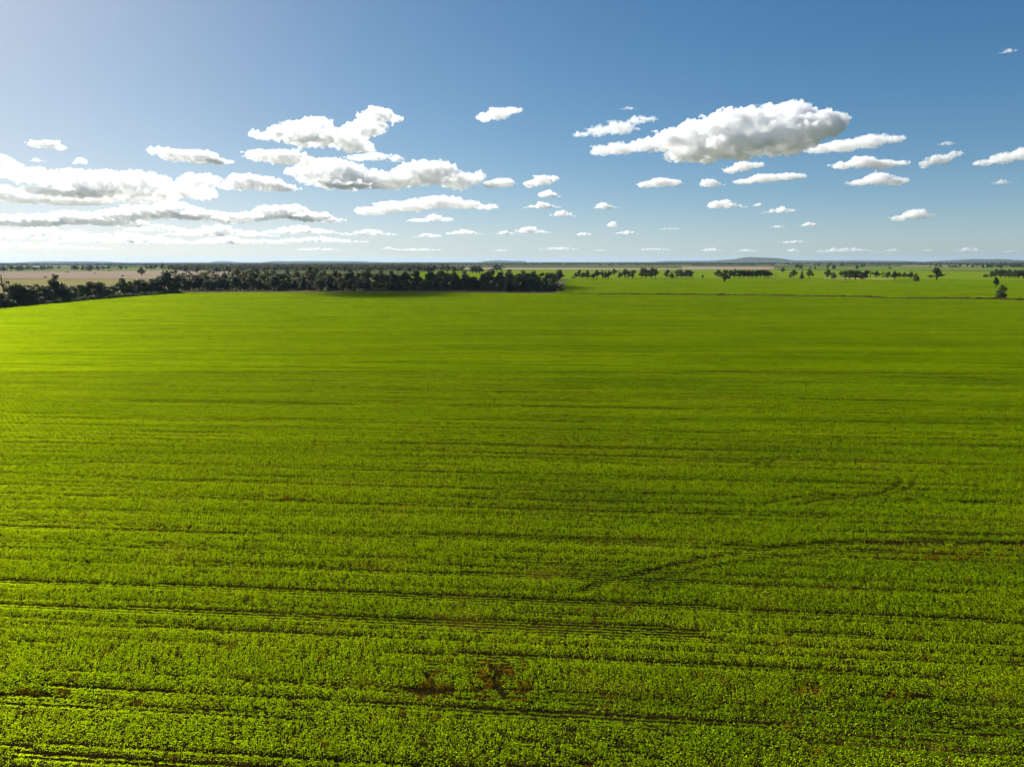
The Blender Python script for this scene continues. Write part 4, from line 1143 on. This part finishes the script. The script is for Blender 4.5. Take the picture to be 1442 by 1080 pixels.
cloud(1415, 236, E(1415, 236, [(1390, 229, 16, 5), (1412, 225, 18, 8), (1434, 220, 18, 9), (1455, 224, 16, 8)]), 'white cloud cut by the right edge of the photo', 6)
cloud(1335, 205, auto_puffs(28, 7, 66), 'faint wisp above the wedge-shaped cloud', 1.2, None, 1.4)
cloud(1413, 260, auto_puffs(34, 8, 67), 'faint scrap below the cloud cut by the right edge', 1.5, None, 1.3)
cloud(1286, 312, E(1286, 312, [(1268, 308, 11, 5), (1288, 303, 16, 7), (1304, 306, 10, 4)]), 'neat domed cloud alone in the lower right sky', 6)
cloud(1420, 75, auto_puffs(26, 8, 69), 'lone faint wisp high in the right corner of the sky', 1.5, None, 1.4)
cloud(1136, 319, auto_puffs(30, 7, 70), 'small low flat cloud left of the neat domed one', 5)
cloud(1096, 321, auto_puffs(26, 5, 71), 'faint low scrap left of the small low flat cloud', 3)
LOW = [(1196, 356, 92, 9), (1118, 355, 24, 5), (1120, 343, 44, 5), (1258, 355, 30, 5), (1361, 355, 48, 7), (1302, 354, 26, 3), (917, 353, 70, 4), (1003, 354, 36, 6), (846, 354, 24, 3), (783, 352, 66, 5), (706, 354, 40, 3), (596, 353, 90, 4), (549, 351, 30, 4), (1052, 355, 44, 5), (452, 352, 70, 4), (1421, 356, 26, 3)]
for i, (a, b, w_, h_) in enumerate(sorted(LOW)):
    cloud(a, b, auto_puffs(w_, h_, 80 + i), 'thin faint cloud in the lowest line above the horizon, %s from left' % nth(i + 1), 3, None, 1.2, 'lowest line of clouds above the horizon')
# the small cloud overhead at left whose shadow darkens the left half of the grove
sh = np.array([-50.0, 550.0, 0.0])
tt = CLOUD_ALT / SUN_DIR.z
pos = sh + np.array(SUN_DIR) * tt
def overhead_cloud():
    IV, IF = ico()
    rr = random.Random(3)
    vs_, fs_ = [], []
    for i in range(9):
        v = IV * np.array([42, 60, 24]) * rr.uniform(.7, 1.15) + np.array([rr.uniform(-55, 55), rr.uniform(-80, 80), rr.uniform(0, 18)])
        fs_.append(IF + sum(len(a) for a in vs_)); vs_.append(v)
    tmp = bpy.data.objects.new('cloud', mesh_data('cloud', np.vstack(vs_), np.vstack(fs_))); COL.objects.link(tmp)
    rm = tmp.modifiers.new('r', 'REMESH'); rm.mode = 'VOXEL'; rm.voxel_size = 5
    tx = CLOUD_TEX.copy(); tx.noise_scale = 25
    dm = tmp.modifiers.new('d', 'DISPLACE'); dm.texture = tx; dm.strength = 16; dm.texture_coords = 'LOCAL'
    me = bpy.data.meshes.new_from_object(tmp.evaluated_get(bpy.context.evaluated_depsgraph_get()))
    bpy.data.objects.remove(tmp)
    me.materials.clear(); me.materials.append(cloud_mat(0.035))
    tag(link('cloud', me, None, tuple(pos)), 'small cloud overhead whose shadow darkens the grove\'s left half', 'cloud')
overhead_cloud()

# ------------------------------------------------------------------ haze over the whole plain
hm, nt, out = new_mat('haze')
hv = nt.nodes.new('ShaderNodeVolumePrincipled')
hv.inputs['Color'].default_value = (0.52, 0.73, 1.0, 1)
hv.inputs['Density'].default_value = 2.4e-5
hv.inputs['Anisotropy'].default_value = 0.25
nt.links.new(hv.outputs[0], out.inputs['Volume'])
a, z0, z1 = 40000.0, -4.0, 190.0
hvx = [(-a, -a, z0), (a, -a, z0), (a, a, z0), (-a, a, z0), (-a, -a, z1), (a, -a, z1), (a, a, z1), (-a, a, z1)]
tag(link('haze', mesh_data('haze', hvx, [(3, 2, 1, 0), (4, 5, 6, 7), (0, 1, 5, 4), (1, 2, 6, 5), (2, 3, 7, 6), (3, 0, 4, 7)], hm)), 'thin bluish haze filling the air over the plain', 'haze', None, 'stuff')
